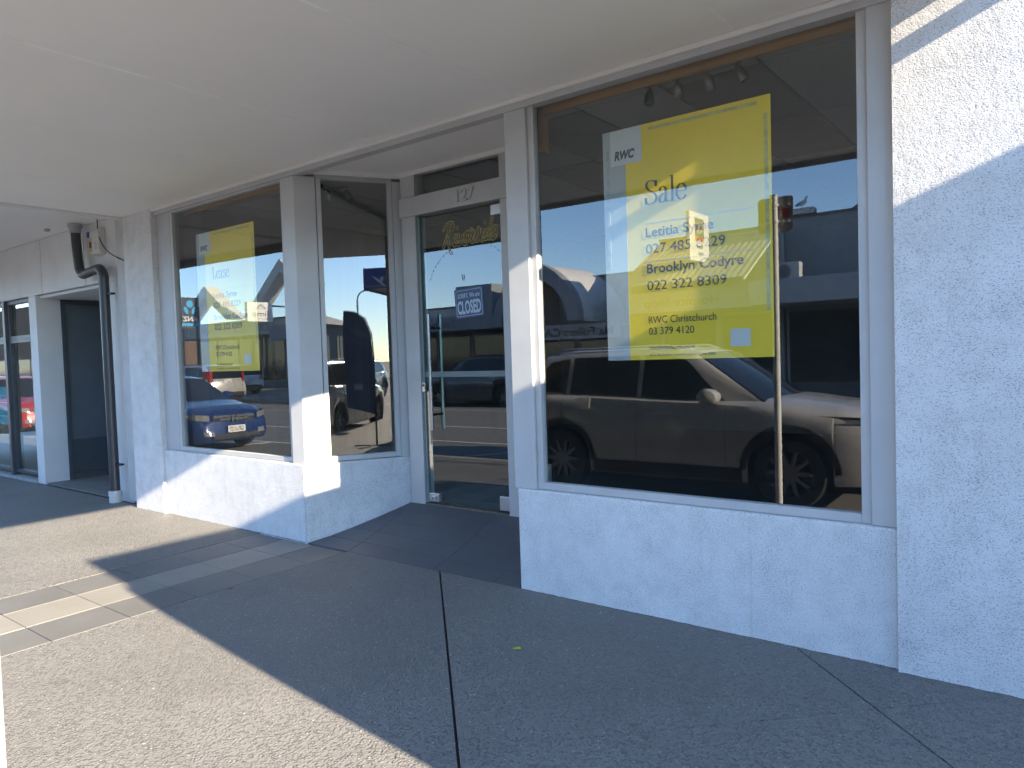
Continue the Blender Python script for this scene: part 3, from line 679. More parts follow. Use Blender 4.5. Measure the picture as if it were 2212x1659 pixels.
# ------------------------------------------------------------------ pharmacy verandah to the right (its shade falls along the shop front)
def edge_p(x): return -2.10-.05*x
ph = empty('pharmacy_shop', (0, 0, 0), 0, 'pharmacy with blue verandah end panel reflected in the angled window', 'shop')
PX = 2.24; PB = 2.84
BLUE = pm('pharmacy_blue', (.012, .03, .2), .45)
MB().prism([(PX, -.04), (PX-.02, edge_p(PX)), (22, edge_p(22)), (22, -.04)], PB+.02, PB+.06).build('soffit', SOFFIT, ph)
MB().prism([(PX, -.04), (PX-.02, edge_p(PX)), (PX+.02, edge_p(PX)), (PX+.04, -.04)], PB, PB+.38).build('end_panel', BLUE, ph)
MB().prism([(PX-.02, edge_p(PX)-.04), (22, edge_p(22)-.04), (22, edge_p(22)-.001), (PX-.02, edge_p(PX)-.001)], PB-.02, PB+.38).build('fascia', BLUE, ph)
MB().prism([(PX+.05, -.04), (PX+.05, edge_p(PX)+.01), (22, edge_p(22)+.01), (22, -.04)], PB+.061, PB+.36).build('roof_deck', WHITE, ph)
MB().box(1.63, 22, .0, .3, -.1, 5.4).build('wall', LW, ph)
text('Pharmacy', SW, ph, (PX-.022, -.12, PB+.09), width=1.95, cap=.2, bold=.01, shear=.15, rot=(R(90), 0, R(-90)))

# ------------------------------------------------------------------ sign pole by the kerb
pole = empty('sign_pole', (-2.2, -3.07, 0), 0, 'silver galvanised sign pole standing at the footpath edge', 'sign pole')
MB().tube([(0, 0, -.02), (0, 0, 2.9)], .032, 18).build('post', GALV, pole, smooth=True)
MB().lathe([(.033, 0), (.036, .0), (.036, .006), (0, .012)], 16).xf(Matrix.Translation((0, 0, 2.9))).build('cap', GALV, pole, smooth=True)
SB = pm('sign_back', (.33, .33, .335), .4, .2)
pts = []
for cx_, cz_, a0 in ((.13, 2.86, 0), (-.13, 2.86, 90), (-.13, 2.6, 180), (.13, 2.6, 270)):
    for a in range(0, 91, 30): pts.append((cx_+.03*math.cos(R(a0+a)), cz_+.03*math.sin(R(a0+a))))
MB().prism_y(pts, -.042, -.038).build('plate', SB, pole)
for z in (2.65, 2.8):
    MB().box(-.11, .13, -.0365, -.026, z, z+.022).build('rail', GALV, pole, bevel=.003); MB().lathe([(.033, 0), (.039, 0), (.039, .022), (.033, .022)], 16).xf(Matrix.Translation((0, 0, z))).build('clamp', GALV, pole, smooth=True)
MB().box(.06, .115, -.037, -.034, 2.69, 2.78).build('sticker', pm('red_sticker', (.35, .05, .04), .5), pole)

# ------------------------------------------------------------------ feather flag by the kerb
fl = empty('feather_flag', (1.2, -1.72, 0), R(62), 'navy feather flag on a thin pole beside the silver off-roader', 'flag')
MB().tube([(0, 0, .02), (0, 0, 1.7), (-.02, 0, 2.1), (-.12, 0, 2.4), (-.3, 0, 2.52), (-.48, 0, 2.54)], [.016, .013, .010, .008, .006, .005], 8).build('mast', BLACK, fl, smooth=True)
MB().tube([(-.35, -.25, .02), (0, 0, .03), (.35, .25, .02)], .012, 6).build('base_leg', BLACK, fl); MB().tube([(-.35, .25, .02), (0, 0, .034), (.35, -.25, .02)], .012, 6).build('base_leg', BLACK, fl)
FLAG = pm('flag_navy', (.045, .075, .16), .7)
ol = [(-.015, .62), (-.015, 1.7), (-.035, 2.1), (-.13, 2.39), (-.3, 2.51), (-.48, 2.53), (-.5, 2.2), (-.5, 1.6), (-.47, .76)]
MB().prism_y(ol, -.004, .004).build('cloth', FLAG, fl)
FW = pm('flag_print', (.28, .32, .38), .7)
for sgn, rz in ((-1, 0), (1, R(180))):
    t_ = text('VIAGRA', FW, fl, (-.44 if sgn < 0 else -.06, sgn*.006, 2.0), width=.38, cap=.09, rot=(R(90), R(-25*sgn), rz), bold=.01)
    t_ = text('AVAILABLE', FW, fl, (-.42 if sgn < 0 else -.08, sgn*.006, 1.86), width=.30, cap=.05, rot=(R(90), R(-25*sgn), rz))
    MB().lathe([(0, 0), (.16, 0)], 24, 'y').xf(Matrix.Translation((-.25, sgn*.006, 1.45))).build('round_print', pm('flag_disc', (.08, .13, .22), .7), fl)
    MB().box(-.36, -.2, sgn*.007-.0005, sgn*.007+.0005, 1.08, 1.2).build('print_panel', FW, fl)
fl.scale = (1, 1, .93)

# ------------------------------------------------------------------ cars
def lerp_tab(tab, x):
    if x <= tab[0][0]: return tab[0][1]
    for (a, va), (b, vb) in zip(tab, tab[1:]):
        if x <= b:
            t = (x-a)/(b-a); t = t*t*(3-2*t)*.5+t*.5; return va+(vb-va)*t
    return tab[-1][1]
class Car:
    """body lofted from cross-sections; x forward from the rear bumper, y left, z up from the road"""
    def __init__(s, name, label, loc, rz, paint, P, group=None, plate=None, detail=True):
        s.P = P; s.t = empty(name, loc, rz, label, 'car', group); s.paint = paint
        s.L, s.W = P['L'], P['W']/2; s.axles = (P['ra'], P['ra']+P['wb']); s.r = P['r']; s.Ra = P['r']+.055
        s.off = -s.L/2
        s.body(); s.cabin(); s.wheels(); s.lights(plate); 
        if detail: s.details()
    def M(s, v): return (v[0]+s.off, v[1], v[2])
    def put(s, mb, name, mat, parent=None, smooth=False, bevel=0):
        mb.v = [s.M(v) for v in mb.v] if parent is None or parent is s.t else mb.v
        return mb.build(name, mat, parent or s.t, smooth=smooth, bevel=bevel)
    def half(s, x):
        e = s.L
        k = lerp_tab([(0, .80), (.06, .90), (.25, .965), (.7, 1.), (e-1.1, 1.), (e-.45, .955), (e-.15, .86), (e-.04, .74), (e, .64)], x)
        return s.W*k
    def zbot(s, x):
        z = lerp_tab(s.P['bot'], x)
        for a in s.axles:
            d = abs(x-a)
            if d < s.Ra: z = max(z, s.r+math.sqrt(s.Ra**2-d*d))
        return z
    def section(s, x):
        w = s.half(x); zb = s.zbot(x); zs = lerp_tab(s.P['shoulder'], x); zc = lerp_tab(s.P['top'], x)
        zr = [zb, zb+.07, zb+(zs-zb)*.38, zb+(zs-zb)*.62, zb+(zs-zb)*.85, zs]
        inb = s.P.get('tuck', .05)
        yr = [w-inb, w-.015, w, w-.004, w-.018, w-.055]
        pts = list(zip(yr, zr)); top = zc-zs
        pts += [(w-.11, zs+top*.35), (w*.72, zs+top*.72), (w*.38, zs+top*.94), (0, zc)]
        return pts
    def side_y(s, x, z):
        p = s.section(x)
        for (ya, za), (yb, zb) in zip(p, p[1:]):
            if za <= z <= zb and zb > za: return ya+(yb-ya)*(z-za)/(zb-za)
        return p[5][0]
    def stations(s):
        X = set([0, .02, .06, .12, .2, .32, .5]+[s.L-d for d in (0, .02, .06, .12, .2, .32, .5)]); x = .5
        while x < s.L-.5: X.add(round(x, 3)); x += .14
        for a in s.axles:
            for k in range(-12, 13): X.add(round(a+s.Ra*math.sin(k/12*math.pi/2)*1.0, 4))
            X.add(round(a-s.Ra-.004, 4)); X.add(round(a+s.Ra+.004, 4))
        return sorted(q for q in X if 0 <= q <= s.L)
    def body(s):
        mb = MB(); rows = []
        for x in s.stations():
            p = s.section(x); dx = 0
            row = []
            for i, (y, z) in enumerate(p):
                # bumpers bulge: lower points reach further out than the top
                k = lerp_tab([(0, 1), (.25, 0)], x)-lerp_tab([(0, 1), (.25, 0)], s.L-x)
                zt = (z-p[0][1])/max(.01, p[5][1]-p[0][1])
                row.append((x+k*(.10*min(1, zt)**2+ (.05 if i == 0 else 0)), y, z))
            rows.append(row+[(q[0], -q[1], q[2]) for q in row[-2::-1]])
        mb.grid(rows); n = len(rows[0]); last = (len(rows)-1)*n
        mb.f.append(tuple(range(n))); mb.f.append(tuple(last+i for i in range(n-1, -1, -1)))
        s.shell = s.put(mb, 'body', s.paint, smooth=True)
        # floor pan and arch linings
        s.put(MB().box(.25, s.L-.3, -s.W+.14, s.W-.14, .19, min(.75, lerp_tab(s.P['shoulder'], .5)-.25)), 'underbody', BLACK)
    def belt(s, x): return lerp_tab(s.P['shoulder'], x)-.0
    def cabin(s):
        P = s.P; xa, xrf, xrr, xc = P['ws'], P['rf'], P['rr'], P['rb']; zr = P['roof']; s.yb = s.W-.085; s.yr = P['yr']
        tab = [(xc, s.belt(xc)-.01), (xc+(xrr-xc)*.5, s.belt(xc)+(zr-s.belt(xc))*.58), (xrr, zr-.045), (xrr+.35, zr-.005), ((xrf+xrr)/2+.2, zr), (xrf-.25, zr-.015), (xrf, zr-.06), (xa, s.belt(xa)+.0)]
        lin = lambda x: next((va+(vb-va)*(x-a)/(b-a) for (a, va), (b, vb) in zip(tab, tab[1:]) if a <= x <= b), tab[-1][1])
        s.roofz = lin
        X = sorted(set([xc+(xa-xc)*i/46 for i in range(47)]+[t[0] for t in tab])); rows = []
        for x in X:
            zt = lin(x); zb = min(s.belt(x)-.02, zt-.005); rows.append(s.cab_sec(x, zb, zt))
        rows = [r+[(q[0], -q[1], q[2]) for q in r[-2::-1]] for r in rows]
        mb = MB().grid(rows); s.put(mb, 'cabin', s.paint, smooth=True)
        # glazing laid on the cabin skin
        def top_patch(x0, x1, f, name, n=10):
            rws = []
            for i in range(n+1):
                x = x0+(x1-x0)*i/n; sec = s.cab_sec(x, s.belt(x)-.02, s.roofz(x)); ymax = sec[4][1]
                nz = 1 if x1 > x0 else 1
                bx = .24*max(0, min(1, (x-P['rf'])/(P['ws']-P['rf'])))
                rws.append([(x+f[0]+bx*(.12+.88*(1-abs(y)**1.6)), y*ymax, s.cab_top(x, y*ymax)+f[1]+.004) for y in [-1+2*j/8 for j in range(9)]])
            s.put(MB().grid(rws), name, DKGLASS, smooth=True)
        top_patch(xa-.04, xrf+.03, (.006, .006), 'windscreen'); top_patch(xc+.05, xrr-.02, (-.006, .006), 'rear_window')
        for sg in (1, -1):
            for q in P['win']:
                x0, x1 = min(p[0] for p in q), max(p[0] for p in q); rows = []
                for k in range(13):
                    x = x0+(x1-x0)*(k/12*.998+.001); hits = []
                    for (xa_, fa), (xb_, fb) in zip(q, q[1:]+q[:1]):
                        if (xa_-x)*(xb_-x) <= 0 and xa_ != xb_: hits.append(fa+(fb-fa)*(x-xa_)/(xb_-xa_))
                    zb = s.belt(x)+.015; zt = s.roofz(x)-.075; f0, f1 = min(hits), max(hits)
                    rows.append([(x, sg*(s.cab_side(x, zb+(zt-zb)*(f0+(f1-f0)*i_/5))+.012), zb+(zt-zb)*(f0+(f1-f0)*i_/5)) for i_ in range(6)])
                m = MB().grid(rows)
                s.put(m, 'side_window', DKGLASS)
    def cab_sec(s, x, zb, zt):
        P = s.P; H = P['roof']-s.belt(x); k = max(0, min(1, (zt-s.belt(x))/H)); pinch = lerp_tab([(P['rb'], .10), (P['rb']+.5, .03), (P['rf'], .0), (P['ws'], .06)], x)
        yb = s.yb-pinch; yt = yb-(s.yb-s.yr)*k
        bx = .24*max(0, min(1, (x-P['rf'])/(P['ws']-P['rf'])))
        return [(x, yb, zb), (x, yb-(yb-yt)*.35, zb+(zt-zb)*.35), (x, yb-(yb-yt)*.66, zb+(zt-zb)*.66), (x, yb-(yb-yt)*.88, zb+(zt-zb)*.88), (x+bx*.12, yt-.045*k, zt-.012*k), (x+bx*.7, yt*.6, zt+.012*k), (x+bx, 0, zt+.022*k)]
    def cab_side(s, x, z):
        sec = s.cab_sec(x, s.belt(x)-.02, s.roofz(x))
        for a, b in zip(sec, sec[1:]):
            if a[2] <= z <= b[2]: return a[1]+(b[1]-a[1])*(z-a[2])/max(1e-6, b[2]-a[2])
        return sec[3][1]
    def cab_top(s, x, y):
        sec = s.cab_sec(x, s.belt(x)-.02, s.roofz(x))[4:]; y = abs(y)
        for a, b in zip(sec, sec[1:]):
            if b[1] <= y <= a[1]: return a[2]+(b[2]-a[2])*(a[1]-y)/max(1e-6, a[1]-b[1])
        return sec[0][2]
    def wheels(s):
        r = s.r; key = ('w', r, s.P.get('spokes', 5))
        if key not in TEXT_CACHE:
            ty = MB().lathe([(r*.66, .09), (r*.80, .105), (r*.95, .095), (r, .07), (r, -.07), (r*.95, -.095), (r*.8, -.105), (r*.66, -.09)], 36, 'y').mesh('wheel', RUBBER, True)
            rm = MB().lathe([(r*.67, .088), (r*.64, .092), (r*.60, .06), (r*.58, -.02), (0, -.03)], 36, 'y')
            rimm = rm.mesh('rim', pm('rim_dark', (.10, .10, .105), .35, .7), True)
            n = s.P.get('spokes', 5); spk = MB()
            for k in range(n):
                a = 2*math.pi*k/n; c, q = math.cos(a), math.sin(a)
                def pt(rr, t, y): return (rr*c-t*q, y, rr*q+t*c)
                w0, w1 = r*.07, r*.045
                spk.add([pt(r*.08, -w0, .07), pt(r*.62, -w1, .088), pt(r*.62, w1, .088), pt(r*.08, w0, .07), pt(r*.08, -w0, .02), pt(r*.62, -w1, .04), pt(r*.62, w1, .04), pt(r*.08, w0, .02)],
                    [(0,1,2,3),(0,4,5,1),(3,2,6,7),(1,5,6,2)])
            spk.lathe([(0, .078), (r*.16, .074), (r*.17, .02)], 16, 'y')
            TEXT_CACHE[key] = (ty, rimm, spk.mesh('spokes', pm('alloy', (.22, .22, .225), .35, .8), True))
        ty, rimm, spk = TEXT_CACHE[key]
        for a in s.axles:
            for sg in (1, -1):
                w = put('wheel', ty, s.t); w.location = (a+s.off, sg*(s.W-.125), r)
                if sg < 0: w.rotation_euler = (0, 0, math.pi)
                put('rim', rimm, w); put('spokes', spk, w)
    def face_patch(s, end, ys, zs, name, mat, off=.012, sg=1, parent=None, n=6, inset=0):
        """a panel following the nose or tail: columns over y, rows over z"""
        rows = []
        for j in range(n+1):
            y = ys[0]+(ys[1]-ys[0])*j/n; col = []
            z0 = zs[0][0]+(zs[0][1]-zs[0][0])*j/n; z1 = zs[1][0]+(zs[1][1]-zs[1][0])*j/n
            for i in range(4):
                z = z0+(z1-z0)*i/3; col.append((s.end_x(end, abs(y), z)+(off if end > 0 else -off), sg*y, z))
            rows.append(col)
        return s.put(MB().grid(rows), name, mat, smooth=True)
    def end_x(s, end, y, z):
        lo, hi = (0.0, 1.0)
        for i in range(24):
            m = (lo+hi)/2
            if s.half(s.L-m if end > 0 else m)-.03 >= y: hi = m
            else: lo = m
        x = s.L-hi if end > 0 else hi
        p0 = s.zbot(x); zt = (z-p0)/max(.01, lerp_tab(s.P['shoulder'], x)-p0)
        k = lerp_tab([(0, 1), (.25, 0)], x)-lerp_tab([(0, 1), (.25, 0)], s.L-x)
        return x+k*.10*min(1, max(0, zt))**2
    def lights(s, plate):
        P = s.P; W = s.W
        for sg in (1, -1):
            h = P['hl']; s.face_patch(1, (h[0], h[1]), (h[2], h[3]), 'headlight', DKGLASS if P.get('suv') else LENS, .014, sg)
            if P.get('suv'): s.face_patch(1, (h[0]+(h[1]-h[0])*.55, h[1]-.03), ((h[2][0]+.025, h[2][1]+.012), (h[3][0]-.005, h[3][1]-.03)), 'headlight_lens', LENS, .02, sg, n=4)
            h = P['tl']; s.face_patch(-1, (h[0], h[1]), (h[2], h[3]), 'tail_light', LENS_R, .014, sg)
        g = P['grille']; gr = s.face_patch(1, (-g[0], g[0]), (g[1], g[2]), 'grille', BLACK, .014)
        if P.get('fog'):
            for sg in (1, -1): s.face_patch(1, (W*.52, W*.72), ((.33, .34), (.42, .43)), 'fog_lamp', LENS, .02, sg)
        s.face_patch(1, (-W*.55, W*.55), ((.26, .26), (.36, .36)), 'lower_intake', BLACK, .016)
        if P.get('chrome'):
            s.face_patch(1, (-g[0]*.98, g[0]*.98), ((g[2][0]-.045, g[2][1]-.045), (g[2][0]+.0, g[2][1]+.0)), 'chrome_bar', CHROME, .03)
            zc = (g[1][0]+g[2][0])/2
            b = s.face_patch(1, (-g[0]*.7, g[0]*.7), ((zc-.016, zc-.016), (zc+.016, zc+.016)), 'chrome_bar', CHROME, .032)
            if P.get('badge'):
                xx = s.end_x(1, 0, zc)+.045
                e = MB(); 
                for y0, y1 in ((-.065, -.03), (.03, .065)): e.box(xx, xx+.01, y0, y1, zc-.05, zc+.06)
                e.box(xx+.001, xx+.009, -.031, .031, zc-.012, zc+.016); s.put(e, 'badge', CHROME)
        # plates
        for end in (1, -1):
            zc = P['pz'][0 if end > 0 else 1]; x = s.end_x(end, .1, zc)+end*.035
            pl = s.put(MB().box(min(x, x+end*.008), max(x, x+end*.008), -.18, .18, zc-.0625, zc+.0625), 'number_plate', PLATE)
            if plate:
                text(plate, INK, s.t, (x+s.off+end*.010, -.155 if end > 0 else .155, zc-.042), width=.31, cap=.085, bold=.012, rot=(R(90), 0, R(90*end)), name='plate_lettering')
        if P.get('badge') and P.get('suv'):
            pass
        s.face_patch(-1, (-W*.75, W*.75), ((P['bot'][0][1]+.02, P['bot'][0][1]+.02), (P['bot'][0][1]+.17, P['bot'][0][1]+.17)), 'bumper_trim', BLACK, .013)
    def details(s):
        P = s.P
        for sg in (1, -1):
            # mirror
            xm = P['ws']-.55; zm = s.belt(xm)+.06; y0 = s.W-.06
            m = MB(); rings = []
            for i, (yy, k) in enumerate(((.03, .55), (.08, .95), (.16, 1.), (.22, .85), (.25, .4))):
                rings.append([(xm+.14*k*math.cos(a)*(.7 if math.cos(a) < 0 else 1.), sg*(y0+yy), zm+.02+.095*k*max(-.75, math.sin(a))) for a in [2*math.pi*j/14 for j in range(14)]])
            m.grid(rings, close=True); m.f.append(tuple(range(14))); m.f.append(tuple(len(m.v)-14+j for j in range(13, -1, -1)))
            mo = s.put(m, 'mirror', s.paint, smooth=True)
            s.put(MB().box(xm-.035, xm+.05, min(sg*(y0-.02), sg*(y0+.09)), max(sg*(y0-.02), sg*(y0+.09)), zm-.055, zm-.01), 'mirror_stalk', BLACK, bevel=.01)
            for x in P['handles']:
                z = s.belt(x)-.13; y = s.side_y(x, z)
                s.put(MB().tube([(x-.10, sg*(y+.004), z), (x-.07, sg*(y+.03), z+.004), (x+.07, sg*(y+.03), z+.008), (x+.10, sg*(y+.004), z+.008)], .013, 8), 'door_handle', CHROME if P.get('suv') else s.paint, smooth=True)
            for x in P['seams']:
                rows = [[(x+dx+(.04 if False else 0), sg*(s.side_y(x, z)+.0025), z) for dx in (-.004, .004)] for z in [max(s.zbot(x)+.03, .3)+(s.belt(x)-.03-max(s.zbot(x)+.03, .3))*i/8 for i in range(9)]]
                s.put(MB().grid(rows), 'door_gap', BLACK)
            if P.get('clad'):
                for a in s.axles:
                    arc = []
                    for k in range(-14, 15):
                        th = k/14*R(88); row = []
                        for rr in (s.Ra-.004, s.Ra+.035, s.Ra+.075):
                            x = a+rr*math.sin(th); z = s.r+rr*math.cos(th); row.append((x, sg*(s.side_y(min(max(x, a-s.Ra-.08), a+s.Ra+.08), max(z, s.zbot(x)+.01))+.011), z))
                        arc.append(row)
                    s.put(MB().grid(arc), 'arch_cladding', BLACK, smooth=True)
                xs_ = [s.axles[0]+s.Ra+.05+(s.axles[1]-s.axles[0]-2*s.Ra-.1)*i/10 for i in range(11)]
                s.put(MB().grid([[(x, sg*(s.side_y(x, z)+.012), z) for z in (s.zbot(x)+.01, s.zbot(x)+.07, s.zbot(x)+.15)] for x in xs_]), 'sill_cladding', BLACK, smooth=True)
            if P.get('rails'):
                ya = s.yr-.075
                s.put(MB().tube([(P['rr']+.1, sg*ya, s.cab_top(P['rr']+.1, ya)-.005), (P['rr']+.2, sg*ya, s.cab_top(P['rr']+.2, ya)+.045), (P['rf']-.35, sg*ya, s.cab_top(P['rf']-.35, ya)+.045), (P['rf']-.2, sg*ya, s.cab_top(P['rf']-.2, ya)-.005)], .016, 8), 'roof_rail', GALV if P.get('clad') else BLACK, smooth=True)
        s.put(MB().tube([(P['ws']-.03, -.45, s.cab_top(P['ws']-.03, .45)+.02), (P['ws']-.08, .1, s.cab_top(P['ws']-.08, .1)+.02)], .010, 6), 'wiper', BLACK)
SUV = dict(L=4.6, W=1.855, ra=.97, wb=2.69, r=.36, roof=1.655, ws=3.42, rf=2.62, rr=.62, rb=.08, yr=.66, tuck=.03,
    bot=[(0, .36), (.5, .30), (1.4, .24), (3.2, .24), (4.2, .26), (4.6, .30)],
    shoulder=[(0, .98), (.25, 1.12), (1.2, 1.10), (2.6, 1.055), (3.4, 1.02), (4.2, .93), (4.5, .84), (4.6, .74)],
    top=[(0, 1.05), (.3, 1.16), (3.3, 1.13), (3.42, 1.12), (4.1, 1.045), (4.45, .94), (4.6, .80)],
    win=[[(2.02, .04), (3.0, .04), (2.99, .3), (2.52, .96), (2.02, 1.)], [(1.06, .05), (1.96, .04), (1.96, 1.), (1.06, .98)], [(.46, .12), (1.0, .06), (1.0, .96), (.72, .92)]],
    hl=(.44, .885, (.79, .865), (.85, .945)), tl=(.50, .86, (.98, 1.0), (1.12, 1.12)), grille=(.46, (.55, .55), (.84, .84)), pz=(.48, .92),
    handles=(1.35, 2.28), seams=(1.0, 1.99, 3.02), clad=True, rails=True, suv=True, spokes=10)
SEDAN = dict(L=4.66, W=1.76, ra=1.03, wb=2.67, r=.32, roof=1.43, ws=3.42, rf=2.62, rr=1.25, rb=.5, yr=.58,
    bot=[(0, .30), (.6, .22), (3.6, .20), (4.3, .20), (4.66, .22)],
    shoulder=[(0, .86), (.3, .96), (1.4, .95), (3.3, .90), (4.1, .80), (4.45, .70), (4.66, .58)],
    top=[(0, .93), (.3, 1.0), (3.3, .97), (3.42, .96), (4.1, .87), (4.48, .76), (4.66, .62)],
    win=[[(2.02, .05), (3.05, .05), (3.0, .2), (2.55, .95), (2.02, 1.)], [(1.12, .1), (1.96, .05), (1.96, 1.), (1.3, .96)]],
    hl=(.50, .83, (.60, .65), (.71, .755)), tl=(.50, .80, (.72, .74), (.88, .88)), grille=(.43, (.55, .60), (.69, .70)), pz=(.44, .75),
    handles=(1.3, 2.25), seams=(1.1, 1.99, 3.05), spokes=5, chrome=True, badge=True, fog=True)
import copy as _c
SUV2 = _c.deepcopy(SUV); SUV2.update(clad=False, spokes=6, tl=(.66, .88, (.95, .95), (1.42, 1.40)), pz=(.48, .98))
HATCH = _c.deepcopy(SEDAN); HATCH.update(L=4.1, ra=.75, wb=2.55, ws=3.0, rf=2.3, rr=.7, rb=.12, roof=1.5, badge=False, tl=(.55, .80, (.75, .75), (.95, .95)),
    bot=[(0, .32), (.5, .24), (3.2, .22), (4.1, .24)], shoulder=[(0, .86), (.25, .98), (1.0, .98), (2.9, .92), (3.6, .82), (4.1, .62)], top=[(0, .9), (.25, 1.02), (2.9, 1.0), (3.0, .99), (3.6, .9), (3.95, .78), (4.1, .66)],
    win=[[(1.7, .05), (2.7, .05), (2.65, .25), (2.25, .95), (1.7, 1.)], [(.75, .1), (1.64, .05), (1.64, 1.), (.9, .95)]], handles=(1.0, 1.9), seams=(.75, 1.67, 2.75))
def paint(name, c, metal=.0, rough=.28): return pm(name, c, rough, metal, var=.04, scale=2, coat=.7)
ST = math.atan(-.05)
def at_kerb(x, off): return (x, kerb_y(x)-off, ROAD_Z)
WH = paint('pearl_white_paint', (.43, .425, .41)); BLU = paint('blue_paint', (.008, .028, .12), .2); SIL = paint('silver_paint', (.42, .42, .41), .5); SIL2 = paint('light_silver_paint', (.5, .49, .46), .4)
DKP = paint('dark_blue_grey_paint', (.035, .045, .06), .2); RED = paint('red_paint', (.30, .02, .02), .1); WH2 = paint('white_car_paint', (.62, .62, .61))
Car('parked_car', 'dusty white off-roader with black wheel arches reflected behind the Sale poster', (-3.63, -4.44, ROAD_Z+.01), ST*.3, WH, SUV, 'cars parked along the near kerb')
Car('parked_car', 'blue sedan with chrome grille reflected in the left window under the Lease poster', (-14.8, -3.74, ROAD_Z), ST*.6, BLU, SEDAN, 'cars parked along the near kerb', plate='GFU127')
Car('parked_car', 'silver off-roader with roof rails behind the navy flag in the angled window', (5.3, -4.55, ROAD_Z), ST, SIL, SUV2, 'cars parked along the near kerb')
Car('parked_car', 'red hatchback reflected in the left neighbour shop window', (-22.6, -3.3, ROAD_Z), ST, RED, HATCH, 'cars parked along the near kerb')
Car('far_car', 'silver off-roader seen from behind above the blue sedan in the left window', (-29.7, -12.55, ROAD_Z), math.pi+ST, SIL2, SUV2, 'cars across the street', plate='FLJ257')
Car('far_car', 'white hatchback seen from behind beside the silver off-roader in the left window', (-34.2, -16.6, -.004), math.pi+ST, WH2, HATCH, 'cars across the street', plate='MKD274')
Car('far_car', 'dark blue off-roader parked across the street, reflected in the glass door', (-15.74, -13.65, ROAD_Z), math.pi+ST, DKP, SUV2, 'cars across the street')
Car('far_car', 'white off-roader further along the street in the angled window', (19, -9.4, ROAD_Z), math.pi+ST, WH2, SUV, 'cars across the street')

# ------------------------------------------------------------------ buildings across the street (seen in the glass)
GW = pm('pale_render', (.42, .43, .43), .8, var=.08, scale=.8); GD = pm('grey_render', (.25, .27, .29), .8, var=.1, scale=.8); GDK = pm('charcoal_render', (.12, .13, .14), .75, var=.1, scale=.8)
SHOPIN = pm('shop_interior', (.03, .03, .032), .8); BRK = pm('brown_brick', (.13, .085, .065), .85, var=.2, scale=6)
FARGLASS = pm('far_window_glass', (.02, .025, .03), .08)
TXT = pm('dull_lettering', (.06, .06, .065), .7); TXTW = pm('pale_lettering', (.6, .6, .58), .6)
def shopfronts(t, xa, xb, y, z0, z1, n):
    """dark glazed bays under a canopy"""
    w = (xb-xa)/n
    for i in range(n):
        a, b = xa+i*w, xa+(i+1)*w
        box('stall_riser', GDK, t, a+.02, b-.02, y, y+.08, 0, .45)
        f = box('window', FARGLASS, t, a+.12, b-.12, y+.01, y+.04, .5, z1-.1)
        box('frame', GW, f, a+.04, a+.115, y+.0, y+.07, .46, z1-.02); box('frame', GW, f, a+.125, b-.125, y+.0, y+.07, z1-.09, z1-.03)
def opp(name, label, xa, xb, ywall, ztop, mat, ycan=None, zc=(2.61, 3.23), cmat=None, bays=3):
    t = empty(name, (0, 0, 0), 0, label, 'building')
    box('wall', mat, t, xa, xb, ywall-8, ywall, -.1, ztop)
    box('parapet_cap', GDK, t, xa-.02, xb+.02, ywall-.3, ywall+.04, ztop+.001, ztop+.07)
    if ycan is not None:
        box('canopy', cmat or GW, t, xa, xb, ywall+.002, ycan, zc[0], zc[1])
    shopfronts(t, xa, xb, ywall+.003, 0, zc[0], bays)
    return t
b1 = opp('commercial_building', 'long blue-grey parapet building with a gull on its roof, across the street', -6.6, 12, -17.7, 5.15, GD, -14.7, (2.6, 3.22), GW, 5)
box('skylight', GW, b1, -6.5, -5.75, -17.9, -17.55, 5.225, 5.40, .04)
MB().prism_y([(-4.95, 5.15), (0, 8.2), (5, 5.15)], -24, -17.75).build('gable_roof', GDK, b1)
ac = empty('air_conditioner', (-5.86, -15.6, 3.23), 0, 'white air conditioner unit on the canopy across the street', 'air conditioner')
MB().box(-.3, .3, -.15, .15, 0, .45).build('case', GW, ac, bevel=.02); MB().lathe([(0, .153), (.16, .153), (.17, .16)], 20, 'y').xf(Matrix.Translation((-.08, 0, .22))).build('fan_grille', GDK, ac)
gull = empty('seagull', (-6.1, -17.72, 5.40), R(20), 'white gull standing on the roof across the street', 'bird')
gp = smooth_line([(-.22, 0, .10), (-.08, 0, .14), (.04, 0, .17), (.10, 0, .23), (.12, 0, .29), (.17, 0, .30)], 4)
MB().tube(gp, [max(.006, r) for r in [.008+.055*math.sin(min(1, i/14)*math.pi)**.8 if i < 13 else (.036 if i < 18 else .026-.004*(i-18)) for i in range(len(gp))]], 10).build('body', pm('gull_white', (.6, .6, .6), .8), gull, smooth=True)
for s in (-1, 1):
    MB().tube([(.0, s*.02, .12), (.01, s*.02, 0)], .005, 5).build('leg', pm('gull_leg', (.35, .2, .08), .7), gull)
    MB().tube([(.05, s*.04, .18), (-.08, s*.055, .15), (-.24, s*.03, .11)], [.02, .03, .005], 8).build('wing', pm('gull_grey', (.3, .31, .33), .8), gull, smooth=True)
b2 = opp('commercial_building', 'hospice shop with corrugated sloping awning across the street', -10.4, -6.62, -17.5, 4.95, GW, -15.2, (2.6, 3.2), GW, 2)
aw = MB(); rows = []
for i in range(81):
    x = -10.38+3.7*i/80; zz = .014*math.cos(i*math.pi/2)
    rows.append([(x, -17.45, 4.86+zz), (x, -16.2, 4.2+zz), (x, -14.7, 3.36+zz)])
aw.grid(rows); aw.build('corrugated_awning', pm('awning_sheet', (.34, .335, .31), .5), b2)
for x in (-10.3, -8.5, -6.75): MB().tube([(x, -17.45, 4.78), (x, -14.72, 3.27)], .04, 6).build('rafter', GW, b2)
